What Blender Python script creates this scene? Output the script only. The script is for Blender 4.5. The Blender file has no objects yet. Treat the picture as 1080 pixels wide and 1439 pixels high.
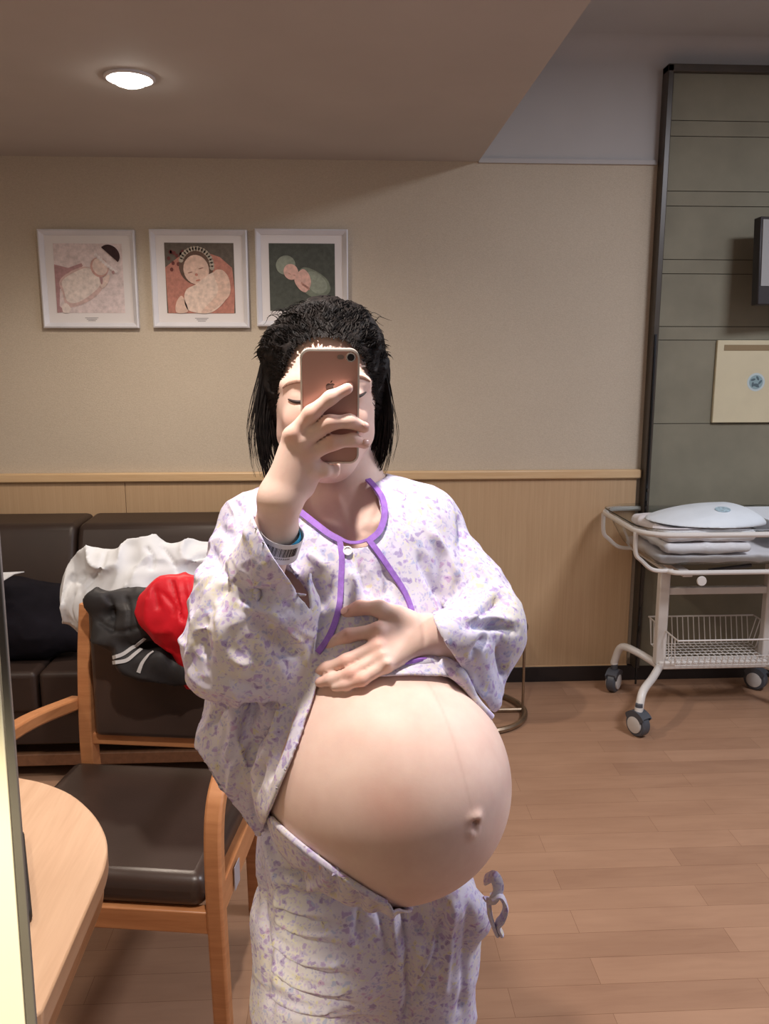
import bpy, math, random, time
import numpy as np
from mathutils import Vector, Matrix, Euler
random.seed(4); rng = np.random.default_rng(7)
sc = bpy.context.scene
COL = sc.collection
R = math.radians
# ------------------------------------------------------------------ camera
F = 1164.0; PITCH = R(10.46); YAW = R(3.0); CAM = np.array((0.0, 0.0, 1.5))
fw = np.array((math.sin(YAW)*math.cos(PITCH), math.cos(YAW)*math.cos(PITCH), -math.sin(PITCH)))
rt = np.array((math.cos(YAW), -math.sin(YAW), 0.0))
up = np.cross(rt, fw)
def ray(px, py):
    return fw + rt*((px-540.0)/F) - up*((py-719.5)/F)
def P(px, py, Y):
    d = ray(px, py); return CAM + d*(Y/d[1])
def Pz(px, py, z):
    d = ray(px, py); return CAM + d*((z-CAM[2])/d[2])
cd = bpy.data.cameras.new('camera'); cam = bpy.data.objects.new('camera', cd); COL.objects.link(cam)
cd.sensor_fit = 'HORIZONTAL'; cd.sensor_width = 36; cd.lens = 36*F/1080
cam.location = CAM; cam.rotation_euler = (R(90)-PITCH, 0, -YAW); sc.camera = cam
cd.clip_start = 0.05
sc.view_settings.view_transform = 'Standard'; sc.view_settings.look = 'None'
sc.view_settings.gamma = 1; sc.view_settings.use_curve_mapping = False
# ------------------------------------------------------------------ materials
def lin(c):
    return tuple(((x/255/12.92) if x/255 <= .04045 else ((x/255+.055)/1.055)**2.4) for x in c)
class NT:
    def __init__(s, name, rough=.5, col=(200,200,200), spec=.5, metal=0.0, **kw):
        s.m = bpy.data.materials.new(name); s.m.use_nodes = True
        s.t = s.m.node_tree; s.n = s.t.nodes; s.l = s.t.links
        s.b = s.n['Principled BSDF']; s.b.inputs['Base Color'].default_value = (*lin(col), 1)
        s.b.inputs['Roughness'].default_value = rough; s.b.inputs['Metallic'].default_value = metal
        s.b.inputs['Specular IOR Level'].default_value = spec
        s.tc = None
        for k, v in kw.items(): s.b.inputs[k.replace('_', ' ')].default_value = v
    def node(s, t, **kw):
        n = s.n.new(t)
        for k, v in kw.items():
            if hasattr(n, k): setattr(n, k, v)
            else: n.inputs[k.replace('_', ' ')].default_value = v
        return n
    def link(s, a, b): s.l.new(a, b); return s
    def coord(s, scale=(1,1,1), rot=(0,0,0), kind='Object'):
        t = s.node('ShaderNodeTexCoord'); m = s.node('ShaderNodeMapping')
        m.inputs['Scale'].default_value = scale; m.inputs['Rotation'].default_value = rot
        s.link(t.outputs[kind], m.inputs['Vector']); return m.outputs[0]
    def ramp(s, fac, stops, interp='LINEAR'):
        r = s.node('ShaderNodeValToRGB'); r.color_ramp.interpolation = interp
        e = r.color_ramp.elements
        while len(e) < len(stops): e.new(.5)
        for i, (p, c) in enumerate(stops):
            e[i].position = p; e[i].color = (*lin(c), 1)
        s.link(fac, r.inputs[0]); return r.outputs[0]
    def noise(s, vec, scale, detail=3, rough=.55, dist=0):
        n = s.node('ShaderNodeTexNoise'); n.inputs['Scale'].default_value = scale
        n.inputs['Detail'].default_value = detail; n.inputs['Roughness'].default_value = rough
        n.inputs['Distortion'].default_value = dist
        s.link(vec, n.inputs['Vector']); return n.outputs[0]
    def mix(s, fac, a, b, mode='MIX'):
        n = s.node('ShaderNodeMixRGB'); n.blend_type = mode
        for sock, v in ((0, fac), (1, a), (2, b)):
            if isinstance(v, (int, float)): n.inputs[sock].default_value = v
            elif isinstance(v, tuple): n.inputs[sock].default_value = (*lin(v), 1)
            else: s.link(v, n.inputs[sock])
        return n.outputs[0]
    def col(s, sock): s.link(sock, s.b.inputs['Base Color']); return s
    def bump(s, h, strength=.2, dist=.002):
        b = s.node('ShaderNodeBump'); b.inputs['Strength'].default_value = strength
        b.inputs['Distance'].default_value = dist
        s.link(h, b.inputs['Height']); s.link(b.outputs[0], s.b.inputs['Normal']); return s
def simple(name, col, rough=.5, metal=0., spec=.5, vary=0.0, vs=8, bump=0, bs=60, bd=.001, **kw):
    m = NT(name, rough, col, spec, metal, **kw)
    v = m.coord()
    if vary:
        n = m.noise(v, vs, 4)
        lo = tuple(max(0, c*(1-vary)) for c in col); hi = tuple(min(255, c*(1+vary)) for c in col)
        m.col(m.ramp(n, [(.3, lo), (.7, hi)]))
    if bump: m.bump(m.noise(v, bs, 4), bump, bd)
    return m.m
def wood(name, c1, c2, rough=.4, scale=(30, 2, 30), rot=(0,0,0)):
    m = NT(name, rough); v = m.coord(scale, rot)
    a = m.noise(v, 1.6, 6, .6, .6)
    m.col(m.ramp(a, [(.3, c1), (.7, c2)])); m.bump(a, .06, .001); return m.m
# wallpaper
m = NT('wallpaper', .75, spec=.2); v = m.coord()
n1 = m.noise(v, 2.2, 3); n2 = m.noise(m.coord((1,1,2.2)), 170, 4, .7)
m.col(m.mix(.35, m.ramp(n2, [(.3,(184,171,153)),(.7,(210,199,182))]), m.ramp(n1, [(.3,(192,179,160)),(.7,(204,191,172))])))
m.bump(n2, .5, .0025); M_PAPER = m.m
M_PAINT = simple('ceiling_paint', (190,184,180), .8, vary=.015, vs=3, bump=.05, bs=90, spec=.2)
M_PAINT_W = simple('white_paint', (188,186,186), .8, vary=.015, vs=3, bump=.05, bs=90, spec=.2)
m = NT('wainscot_laminate', .5, spec=.3); v = m.coord((160,160,3)); n = m.noise(v, 1, 5, .7)
n2 = m.noise(m.coord(), 1.5, 2)
m.col(m.mix(.25, m.ramp(n, [(.3,(184,154,120)),(.7,(200,170,136))]), m.ramp(n2, [(.3,(180,150,116)),(.7,(202,172,138))])))
M_WAIN = m.m
M_CAPR = wood('cap_rail', (206,172,130), (220,190,150), .4, (2,30,30))
M_BASEB = simple('baseboard_dark', (34,27,26), .45, vary=.1)
# floor
m = NT('plank_floor', .38, spec=.45)
v = m.coord()
br = m.node('ShaderNodeTexBrick'); br.offset = .37; br.offset_frequency = 2
br.inputs['Color1'].default_value = (0,0,0,1); br.inputs['Color2'].default_value = (1,1,1,1)
br.inputs['Mortar'].default_value = (.35,.35,.35,1)
br.inputs['Scale'].default_value = 1; br.inputs['Mortar Size'].default_value = .0006
br.inputs['Brick Width'].default_value = .62; br.inputs['Row Height'].default_value = .092; br.inputs['Bias'].default_value = 0
m.link(v, br.inputs['Vector'])
g = m.noise(m.coord((3,26,1)), 1.5, 6, .65, .8)
g2 = m.noise(m.coord((1.2,5,1)), 1.6, 3, .6, .5)
basec = m.ramp(br.outputs['Color'], [(0,(134,96,72)),(.35,(156,116,88)),(.7,(168,128,100)),(1,(184,144,116))])
gr = m.ramp(g, [(.25,(132,92,68)),(.5,(164,124,96)),(.8,(180,142,114))])
c = m.mix(.45, basec, gr)
c = m.mix(.35, c, m.ramp(g2, [(.3,(136,96,72)),(.65,(176,136,108))]))
edge = m.ramp(br.outputs['Fac'], [(0,(255,255,255)),(1,(196,184,174))])
c = m.mix(.22, c, (160,138,122))
m.col(m.mix(1.0, c, edge, 'MULTIPLY')); m.bump(g, .04, .001); M_FLOOR = m.m
M_PANEL = simple('grey_green_panel', (132,128,112), .7, vary=.05, vs=5, bump=.15, bs=300, spec=.25)
M_PANELG = simple('panel_groove', (60,58,50), .8)
M_DARKTRIM = simple('bronze_trim', (66,58,50), .35, vary=.08, spec=.5)
M_GLOSSB = simple('black_gloss', (20,20,20), .12, spec=.6)
M_LEATH = simple('brown_leather', (66,52,46), .33, vary=.12, vs=3, bump=.25, bs=220, bd=.0008, spec=.45)
M_LEATHS = simple('dark_sofa_leather', (52,40,35), .45, vary=.12, vs=3, bump=.2, bs=200, bd=.0008, spec=.35)
M_WOOD = wood('chair_beech', (176,116,74), (200,140,94), .35, (4,4,40))
M_WOODD = wood('sofa_base_wood', (110,76,54), (130,92,66), .5)
M_TABLE = wood('table_beech', (206,166,134), (220,182,150), .38, (40,3,30), (0,0,R(-25)))
M_TABE = wood('table_edge', (200,150,108), (216,168,124), .45, (8,8,60))
M_WHITEM = simple('white_enamel', (214,210,206), .35, vary=.02)
M_WHITEF = simple('white_frame', (222,222,228), .4, vary=.02)
M_MAT = simple('picture_mat', (226,222,222), .7)
M_GREYP = simple('grey_plastic', (74,78,86), .45, vary=.05)
M_LGREYP = simple('light_wheel_hub', (196,192,188), .5)
M_CHROME = simple('chrome', (200,200,200), .18, 1.0)
M_BRASS = simple('brushed_bronze', (150,132,112), .35, .85, vary=.1, vs=20)
M_WHITEC = simple('white_cloth', (206,208,212), .8, vary=.02, bump=.15, bs=400, spec=.2)
M_COTW = simple('white_quilt', (232,228,232), .85, vary=.03, bump=.3, bs=60, bd=.003, spec=.2)
M_BLACKC = simple('black_cloth', (40,38,39), .6, vary=.2, bump=.2, bs=300, spec=.35)
M_NAVYC = simple('dark_navy_cloth', (26,24,30), .85, vary=.2, bump=.2, bs=200, spec=.1)
M_REDC = simple('red_nylon', (206,18,36), .5, vary=.06, vs=14, bump=.2, bs=300, spec=.35)
M_CREAM = simple('cream_panel', (206,196,166), .5, vary=.02)
M_CREAMT = simple('cream_jamb', (240,232,206), .5, vary=.01)
M_MIRE = simple('mirror_edge_grey', (116,110,102), .35, .2, vary=.05)
m = NT('clear_acrylic', .05, (240,245,245)); m.b.inputs['Transmission Weight'].default_value = 1; m.b.inputs['IOR'].default_value = 1.2
M_ACR = m.m
def emis(name, col, s):
    m = NT(name); m.b.inputs['Emission Color'].default_value = (*lin(col),1); m.b.inputs['Emission Strength'].default_value = s; return m.m
M_LAMP = emis('lamp_glow', (255,246,232), 30)
# ------------------------------------------------------------------ mesh building
class MB:
    def __init__(s): s.v = []; s.f = []; s.mi = []
    def add(s, v, f, mi=0):
        o = len(s.v); s.v += [tuple(float(c) for c in p) for p in v]
        s.f += [tuple(i+o for i in q) for q in f]; s.mi += [mi]*len(f); return s
    def box(s, c, d, rot=None, mi=0):
        M = (Euler(rot).to_matrix() if rot is not None else Matrix.Identity(3))
        v = [Vector(c)+M@Vector((x*d[0]/2, y*d[1]/2, z*d[2]/2)) for x in (-1,1) for y in (-1,1) for z in (-1,1)]
        return s.add(v, [(0,1,3,2),(4,6,7,5),(0,4,5,1),(2,3,7,6),(0,2,6,4),(1,5,7,3)], mi)
    def box2(s, a, b, mi=0):
        a = np.array(a); b = np.array(b); return s.box((a+b)/2, abs(b-a), None, mi)
    def tube(s, pts, r, seg=10, closed=False, mi=0, flat=None, caps=True):
        pts = [np.array(p, float) for p in pts]; n = len(pts)
        rs = [r]*n if np.isscalar(r) else list(r)
        v = []; prev = None
        for i in range(n):
            if closed: t = pts[(i+1)%n]-pts[i-1]
            else: t = pts[min(i+1,n-1)]-pts[max(i-1,0)]
            t = t/(np.linalg.norm(t)+1e-12)
            if prev is None:
                a = np.array((0,0,1.)) if abs(t[2])<.9 else np.array((1.,0,0))
                if flat is not None: a = np.array(flat[2], float)
            else: a = prev
            u = a-t*np.dot(a,t); u /= np.linalg.norm(u)+1e-12; w = np.cross(t,u); prev = u
            ku, kw = (flat[0], flat[1]) if flat is not None else (1,1)
            for k in range(seg):
                an = 2*math.pi*(k+.5)/seg; v.append(pts[i]+rs[i]*(ku*math.cos(an)*u+kw*math.sin(an)*w))
        f = []
        for i in range(n if closed else n-1):
            j = (i+1)%n
            for k in range(seg):
                f.append((i*seg+k, i*seg+(k+1)%seg, j*seg+(k+1)%seg, j*seg+k))
        if not closed and caps: f += [tuple(range(seg))[::-1], tuple(range((n-1)*seg, n*seg))]
        return s.add(v, f, mi)
    def lathe(s, prof, M=None, seg=32, mi=0):
        M = M or Matrix.Identity(4); v = []; f = []
        for (r, z) in prof:
            for k in range(seg):
                a = 2*math.pi*k/seg; v.append(M@Vector((r*math.cos(a), r*math.sin(a), z)))
        for i in range(len(prof)-1):
            for k in range(seg): f.append((i*seg+k, i*seg+(k+1)%seg, (i+1)*seg+(k+1)%seg, (i+1)*seg+k))
        f += [tuple(range(seg))[::-1], tuple(range((len(prof)-1)*seg, len(prof)*seg))]
        return s.add(v, f, mi)
    def prism(s, pts, h, M=None, mi=0):      # pts 2D, extruded along local z by h
        M = M or Matrix.Identity(4); n = len(pts)
        v = [M@Vector((x,y,0)) for x,y in pts]+[M@Vector((x,y,h)) for x,y in pts]
        f = [tuple(range(n))[::-1], tuple(range(n,2*n))]+[(i,(i+1)%n,n+(i+1)%n,n+i) for i in range(n)]
        return s.add(v, f, mi)
    def build(s, name, mats, parent=None, bevel=0, smooth=35, bseg=2, subsurf=0):
        me = bpy.data.meshes.new(name); me.from_pydata(s.v, [], s.f); me.update()
        if not isinstance(mats, (list, tuple)): mats = [mats]
        for x in mats: me.materials.append(x)
        me.polygons.foreach_set('material_index', s.mi)
        o = bpy.data.objects.new(name, me); COL.objects.link(o)
        import bmesh as bmm
        b = bmm.new(); b.from_mesh(me); bmm.ops.recalc_face_normals(b, faces=b.faces); b.to_mesh(me); b.free()
        if bevel:
            mo = o.modifiers.new('bevel','BEVEL'); mo.width = bevel; mo.segments = bseg; mo.limit_method = 'ANGLE'; mo.angle_limit = R(35)
        if subsurf:
            mo = o.modifiers.new('sub','SUBSURF'); mo.levels = mo.render_levels = subsurf
        if smooth:
            me.polygons.foreach_set('use_smooth', [True]*len(me.polygons))
            me.set_sharp_from_angle(angle=R(smooth)) if not subsurf else None
        if parent is not None: o.parent = parent
        return o
def tag(o, label=None, cat=None, group=None, kind=None):
    if label: o['label'] = label
    if cat: o['category'] = cat
    if group: o['group'] = group
    if kind: o['kind'] = kind
    return o
def empty(name, loc=(0,0,0), rz=0, label=None, cat=None, group=None):
    o = bpy.data.objects.new(name, None); COL.objects.link(o); o.location = loc; o.rotation_euler = (0,0,rz)
    o.empty_display_size = .05
    return tag(o, label, cat, group)
def struct(name, mb, mat, **kw):
    o = mb.build(name, mat, **kw); o['kind'] = 'structure'; return o
def bez(pts, n=8, closed=False):           # Catmull-Rom
    pts = [np.array(p, float) for p in pts]; N = len(pts); out = []
    rg = range(N) if closed else range(N-1)
    for i in rg:
        p0 = pts[(i-1)%N] if closed or i>0 else 2*pts[0]-pts[1]
        p1 = pts[i]; p2 = pts[(i+1)%N]
        p3 = pts[(i+2)%N] if closed or i+2<N else 2*pts[-1]-pts[-2]
        for k in range(n):
            t = k/n
            out.append(.5*((2*p1)+(p2-p0)*t+(2*p0-5*p1+4*p2-p3)*t*t+(3*p1-p0-3*p2+p3)*t**3))
    if not closed: out.append(pts[-1])
    return out
def rrect(x0,y0,x1,y1,r,n=5):
    o = []
    for cx,cy,a in ((x1-r,y1-r,0),(x0+r,y1-r,90),(x0+r,y0+r,180),(x1-r,y0+r,270)):
        for k in range(n+1):
            t = R(a+90*k/n); o.append((cx+r*math.cos(t), cy+r*math.sin(t)))
    return o
# ------------------------------------------------------------------ room
D = 3.68
z_low = P(500,225,D)[2]; z_w = P(450,662,D)[2]; z_b = P(820,933,D)[2]
x_edge = P(672,226,D)[0]; x_cor = P(912,400,D)[0]; z_top = P(935,90,D-.06)[2]
XL, XR, YB, ZH = -2.3, 2.9, -1.2, z_top+.10
struct('floor', MB().box2((XL,YB,-.05),(XR,D+.1,0)), M_FLOOR, smooth=0)
w = MB(); w.box2((XL,D,0),(x_edge,D+.1,z_low+.02)); w.box2((x_edge,D,0),(x_cor,D+.1,z_low)); w.box2((x_cor,D,0),(XR,D+.1,z_low))
struct('wall_back', w, M_PAPER, smooth=0)
# upper painted wall with a cove into the high ceiling
pr = [(D+.1,z_low),(D,z_low)]
rc = .09
pr += [(D-rc+rc*math.cos(R(a)), ZH-rc+rc*math.sin(R(a))) for a in range(0,91,15)]
pr += [(D+.1, ZH)]
Mx = Matrix(((0,0,1,x_edge-.02),(1,0,0,0),(0,1,0,0),(0,0,0,1)))
struct('wall_back_upper', MB().prism(pr, XR-x_edge+.02, Mx), M_PAINT_W)
struct('ceiling_high', MB().box2((x_edge-.02,YB,ZH),(XR,D+.1,ZH+.05)), M_PAINT_W, smooth=0)
struct('ceiling', MB().box2((XL,YB,z_low),(x_edge,D+.1,ZH+.05)), M_PAINT, smooth=0)
struct('wall_left', MB().box2((XL-.1,YB,0),(XL,D+.1,z_low)), M_PAPER, smooth=0)
struct('wall_right', MB().box2((XR,YB,0),(XR+.1,D+.1,ZH)), M_PAINT_W, smooth=0)
struct('trim_1', MB().box2((x_edge,D-.012,z_low-.006),(x_cor,D+.01,z_low+.012)), M_PAINT_W, smooth=0)
# wainscot, cap rail, baseboard
x_s = P(563,700,D)[0]
wb = MB()
xs = [XL, x_s-1.22, x_s, x_cor-.012]
for a,b in zip(xs[:-1], xs[1:]): wb.box2((a+.0012,D-.014,z_b),(b-.0012,D,z_w-.03))
struct('trim_2', wb, M_WAIN, bevel=.001)
struct('trim_3', MB().box2((XL,D-.03,z_w-.04),(x_cor+.004,D,z_w)), M_CAPR, bevel=.006)
struct('baseboard_back', MB().box2((XL,D-.02,0),(XR,D,z_b-.004)), M_BASEB, bevel=.002)
struct('trim_4', MB().box2((XL,D-.016,z_b-.006),(x_cor-.012,D,z_b+.002)), M_CAPR, smooth=0)
# grey-green panelled section with a bronze frame
pm = MB(); ys = [90,170,192,269,290,365,385,459,478,595,940]
xa = P(913,700,D-.04)[0]; xa_t = P(941,100,D-.05)[0]
xl = (xa+xa_t)/2
zz = [P(1000,y,D-.04)[2] for y in ys]; zz[-1] = z_b
for a,b in zip(zz[:-1], zz[1:]): pm.box2((xl,D-.04,b+.0015),(XR,D-.005,a-.0015))
struct('wall_panelling', pm, M_PANEL, smooth=0)
struct('wall_panelling_groove', MB().box2((xl,D-.034,z_b),(XR,D-.001,zz[0])), M_PANELG, smooth=0)
fr = MB(); fr.box2((x_cor+.006,D-.065,z_b),(xl,D,z_top)); fr.box2((x_cor+.006,D-.065,z_top-.028),(XR,D,z_top+.002))
struct('trim_5', fr, M_DARKTRIM, bevel=.003)
struct('trim_6', MB().box2((x_cor+.012,D-.072,.0),(xl-.012,D-.064,P(905,470,D-.07)[2])), M_GLOSSB, smooth=0)
for k,(ya,yb) in enumerate(((683,688),(700,706))):
    o = MB().box2((x_cor+.016,D-.082,P(905,yb,D)[2]),(xl-.014,D-.07,P(905,ya,D)[2])).build('latch_plate', M_CHROME, bevel=.001)
    tag(o, ('upper' if k==0 else 'lower')+' small chrome plate on the glossy black strip beside the grey green panel', 'latch')
# left foreground: mirror edge and cream jamb near the mirror plane
YM = .52
def line2(p,q):      # the leaning edge through two points, from the floor up
    a=P(*p,YM); b=P(*q,YM); f=lambda z: a[0]+(b[0]-a[0])*(z-a[2])/(b[2]-a[2]); return f
eR=line2((0,786),(50,1439)); eL=line2((0,930),(37,1439)); zhi=1.9
My=lambda y: Matrix(((1,0,0,0),(0,0,1,y),(0,1,0,0),(0,0,0,1)))
struct('trim_7', MB().prism([(eL(0.05),0.05),(eR(0.05),0.05),(eR(zhi),zhi),(eL(zhi),zhi)],.004,My(YM)), M_MIRE, bevel=.002)
struct('trim_8', MB().prism([(eL(0)-.3,0),(eL(0)-.0006,0),(eL(zhi)-.0006,zhi),(eL(zhi)-.25,zhi)],.005,My(YM-.001)), M_CREAMT, bevel=.001)
# ------------------------------------------------------------------ ceiling downlight
def ring_mb(r0, r1, z0, z1, M=None):
    m_ = MB(); m_.lathe([(r0,z1),(r1,z1),(r1,z0+.002),(r1-.004,z0),(r0+.002,z0),(r0,z0+.004)], M, 40); return m_
lp = Pz(182,108,z_low)
dl = empty('ceiling_light', (lp[0],lp[1],z_low), 0, 'round glowing recessed downlight in the lowered ceiling above the framed baby pictures', 'ceiling light')
v = MB(); seg = 48
pro = [(.058,-.001),(.074,-.001),(.074,-.006),(.067,-.009),(.058,-.006)]
vv=[];ff=[]
for r_,z_ in pro:
    for k in range(seg): vv.append((r_*math.cos(2*math.pi*k/seg), r_*math.sin(2*math.pi*k/seg), z_))
for i in range(len(pro)):
    j=(i+1)%len(pro)
    for k in range(seg): ff.append((i*seg+k,i*seg+(k+1)%seg,j*seg+(k+1)%seg,j*seg+k))
v.add(vv,ff); v.build('bezel', M_WHITEF, dl)
MB().lathe([(.001,-.030),(.02,-.028),(.042,-.020),(.056,-.006),(.056,-.0005),(.001,-.0005)], None, 40).build('diffuser', M_LAMP, dl)
# ------------------------------------------------------------------ framed baby pictures
def pic(cs, label):
    (x0,y0),(x1,y1),(x2,y2),(x3,y3) = cs      # TL TR BR BL px
    tl,tr,brr,bl = [P(x,y,D-.02) for x,y in cs]
    cx = (tl[0]+tr[0]+brr[0]+bl[0])/4; cz = (tl[2]+tr[2]+brr[2]+bl[2])/4
    W = (tr[0]-tl[0]+brr[0]-bl[0])/2; H = (tl[2]-bl[2]+tr[2]-brr[2])/2
    o = empty('picture_frame', (cx,D-.003,cz), 0, label, 'framed picture', None)
    b = .022; fm = MB()
    # mitred moulding
    out = [(-W/2,-H/2),(W/2,-H/2),(W/2,H/2),(-W/2,H/2)]
    prof = [(0,0),(0,-.022),(.006,-.026),(.013,-.02),(b,-.012),(b,0)]
    vv=[];ff=[]
    for (x,z) in out:
        for (d,y) in prof: vv.append((x-math.copysign(d,x), y, z-math.copysign(d,z)))
    n=len(prof)
    for i in range(4):
        j=(i+1)%4
        for k in range(n): ff.append((i*n+k, i*n+(k+1)%n, j*n+(k+1)%n, j*n+k))
    fm.add(vv,ff); fm.build('moulding', M_WHITEF, o, smooth=25)
    MB().box2((-W/2+b-.001,-.008,-H/2+b-.001),(W/2-b+.001,-.001,H/2-b+.001)).build('mat_board', M_MAT, o, smooth=0)
    return o, W, H
def disc(mb, c, rx, rz, y, rot=0, n=28, mi=0, a0=0, a1=360, th=.0006):
    pts=[]
    full = (a1-a0)>=360
    for k in range(n if full else n+1):
        t=R(a0+(a1-a0)*k/n); x=rx*math.cos(t); z=rz*math.sin(t)
        pts.append((c[0]+x*math.cos(R(rot))-z*math.sin(R(rot)), c[1]+x*math.sin(R(rot))+z*math.cos(R(rot))))
    M = Matrix(((1,0,0,0),(0,0,1,y-th),(0,1,0,0),(0,0,0,1)))
    mb.prism(pts, th, M, mi)
def poly(mb, pts, y, mi=0, th=.0006):
    M = Matrix(((1,0,0,0),(0,0,1,y-th),(0,1,0,0),(0,0,0,1))); mb.prism(pts, th, M, mi)
flat = {}
def fm_(c, vary=.08, vs=60):
    if c not in flat: flat[c] = simple('print_%02x%02x%02x'%c, c, .75, vary=vary, vs=vs, spec=.2)
    return flat[c]
def photo(o, W, H, cols, draw, pw=.30):
    mats = [fm_(c) for c in cols]; mb = MB()
    s = W/.43; a = .153*s
    z0 = .004
    mb.prism([(-a,-a+z0),(a,-a+z0),(a,a+z0),(-a,a+z0)], .0006, Matrix(((1,0,0,0),(0,0,1,-.0092),(0,1,0,0),(0,0,0,1))), 0)
    draw(mb, a, z0); pr_ = mb.build('baby_print', mats, o, smooth=0)
    c = MB()
    for i in range(3): c.box2((-.03*s+.006*i,-.009,-a-.019*s-i*.006),(.03*s-.006*i,-.008,-a-.0165*s-i*.006))
    c.build('caption', fm_((150,146,150)), o, smooth=0)
Y0 = -.0092
def fit(a,z0):   # image-unit (0..1, y down) to local
    return lambda u,v: ((2*u-1)*a, z0+(1-2*v)*a)
def draw1(mb,a,z0):
    q = fit(a,z0)
    def S(pts,mi,k,sm=True):
        pp = [q(*p) for p in pts]
        if sm: pp = [tuple(x) for x in bez([np.array(p) for p in pp],6,True)]
        poly(mb, pp, Y0-.0006*k, mi)
    S([(0,.3),(.2,.35),(.4,.28),(.42,.32),(.2,.48),(.06,.66),(.04,.9),(.12,.98),(.0,1),],1,1,False)
    S([(.1,.72),(.06,.55),(.2,.42),(.45,.33),(.62,.42),(.7,.6),(.55,.78),(.3,.9),(.14,.9)],2,2)       # swaddle shadow
    S([(.12,.68),(.1,.55),(.22,.45),(.46,.35),(.6,.42),(.66,.58),(.5,.74),(.3,.85),(.16,.83)],3,3)
    S([(.08,.9),(.14,.86),(.2,.93),(.17,1.0),(.09,.99)],3,4)
    disc(mb,q(.66,.34),a*.26,a*.29,Y0-.0024,20,mi=4)
    disc(mb,q(.67,.33),a*.22,a*.25,Y0-.003,20,mi=5)
    disc(mb,q(.82,.16),a*.31,a*.27,Y0-.0036,-42,mi=6,a0=0,a1=180)
    for k in range(9):
        t=k/8; u=.62+.28*t; vv_=.16+.24*t
        disc(mb,q(u,vv_+.015*math.sin(3.14*t)),a*.05,a*.05,Y0-.0042,0,12,mi=7)
    disc(mb,q(.86,.41),a*.04,a*.05,Y0-.0048,0,12,mi=1)
    S([(.66,.48),(.7,.5),(.69,.58),(.67,.57)],1,8)
    S([(.7,.5),(.8,.44),(.78,.55),(.7,.64),(.66,.6)],5,7)
def draw2(mb,a,z0):
    q = fit(a,z0)
    def S(pts,mi,k,sm=True):
        pp = [q(*p) for p in pts]
        if sm: pp = [tuple(x) for x in bez([np.array(p) for p in pp],6,True)]
        poly(mb, pp, Y0-.0006*k, mi)
    S([(0,.35),(.2,.2),(.5,.1),(.8,.2),(.97,.35),(1,.7),(.98,1),(.02,1)],1,1,False)
    for k in range(14):
        u=.06+.022*k; disc(mb,q(.04+.25*random.random(),.1+.3*random.random()),a*.05,a*.06,Y0-.0012,0,8,mi=2)
    disc(mb,q(.45,.33),a*.5,a*.52,Y0-.0018,0,mi=3)
    for k in range(16):
        t=R(20+k*11); disc(mb,q(.45-.22*math.cos(t)*1.05,.33-.25*math.sin(t)),a*.07,a*.07,Y0-.0024,0,10,mi=4)
    disc(mb,q(.45,.38),a*.37,a*.42,Y0-.003,10,mi=5)
    S([(.3,.66),(.45,.58),(.68,.42),(.86,.44),(.92,.68),(.8,.88),(.6,1),(.32,.96),(.26,.8)],6,6)
    S([(.7,.42),(.82,.38),(.92,.5),(.93,.72),(.8,.86),(.62,.98),(.5,.98),(.66,.82),(.76,.66)],5,7)
    S([(.14,.85),(.22,.75),(.28,.85),(.3,.98),(.14,.99)],5,6)
    for (u,v_) in ((.36,.42),(.52,.36)): disc(mb,q(u,v_),a*.08,a*.012,Y0-.0042,15,10,mi=7)
    disc(mb,q(.45,.45),a*.045,a*.04,Y0-.0042,0,10,mi=8); disc(mb,q(.47,.53),a*.07,a*.025,Y0-.0042,15,10,mi=8)
def draw3(mb,a,z0):
    q = fit(a,z0)
    def S(pts,mi,k,sm=True):
        pp = [q(*p) for p in pts]
        if sm: pp = [tuple(x) for x in bez([np.array(p) for p in pp],6,True)]
        poly(mb, pp, Y0-.0006*k, mi)
    S([(.46,.4),(.6,.36),(.85,.5),(.93,.68),(.8,.8),(.62,.78),(.5,.66)],1,1)
    S([(.55,.45),(.7,.42),(.86,.56),(.86,.7),(.72,.74),(.6,.64)],2,2)
    disc(mb,q(.25,.32),a*.3,a*.28,Y0-.0018,25,mi=2)
    disc(mb,q(.33,.42),a*.22,a*.24,Y0-.0024,30,mi=3)
    S([(.38,.52),(.5,.38),(.6,.45),(.63,.6),(.55,.72),(.44,.66)],3,5)
    for k in range(4): disc(mb,q(.5+.03*k,.6+.02*k),a*.03,a*.07,Y0-.0036,30,10,mi=4)
    disc(mb,q(.31,.45),a*.05,a*.012,Y0-.0036,-20,10,mi=4); disc(mb,q(.38,.47),a*.04,a*.012,Y0-.0036,-20,10,mi=4)
o,W,H = pic([(52,323),(188,322),(196,460),(62,462)], 'white frame with pale pink print of a swaddled baby in dark cap')
photo(o,W,H,[(216,202,202),(176,140,142),(204,178,174),(224,212,206),(200,160,152),(222,202,194),(66,50,52),(230,222,222)],draw1)
o,W,H = pic([(209,323),(346,322),(351,460),(216,461)], 'white frame with print of a sleeping baby on coral fur, middle of three')
photo(o,W,H,[(104,96,88),(184,128,114),(112,66,64),(104,84,74),(178,168,154),(218,188,172),(224,202,188),(150,104,92),(192,134,120)],draw2)
o,W,H = pic([(357,322),(487,322),(491,458),(362,459)], 'white frame with dark green print of a curled baby, rightmost of three')
photo(o,W,H,[(84,88,82),(124,132,118),(146,154,140),(220,180,168),(192,146,134)],draw3)
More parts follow.
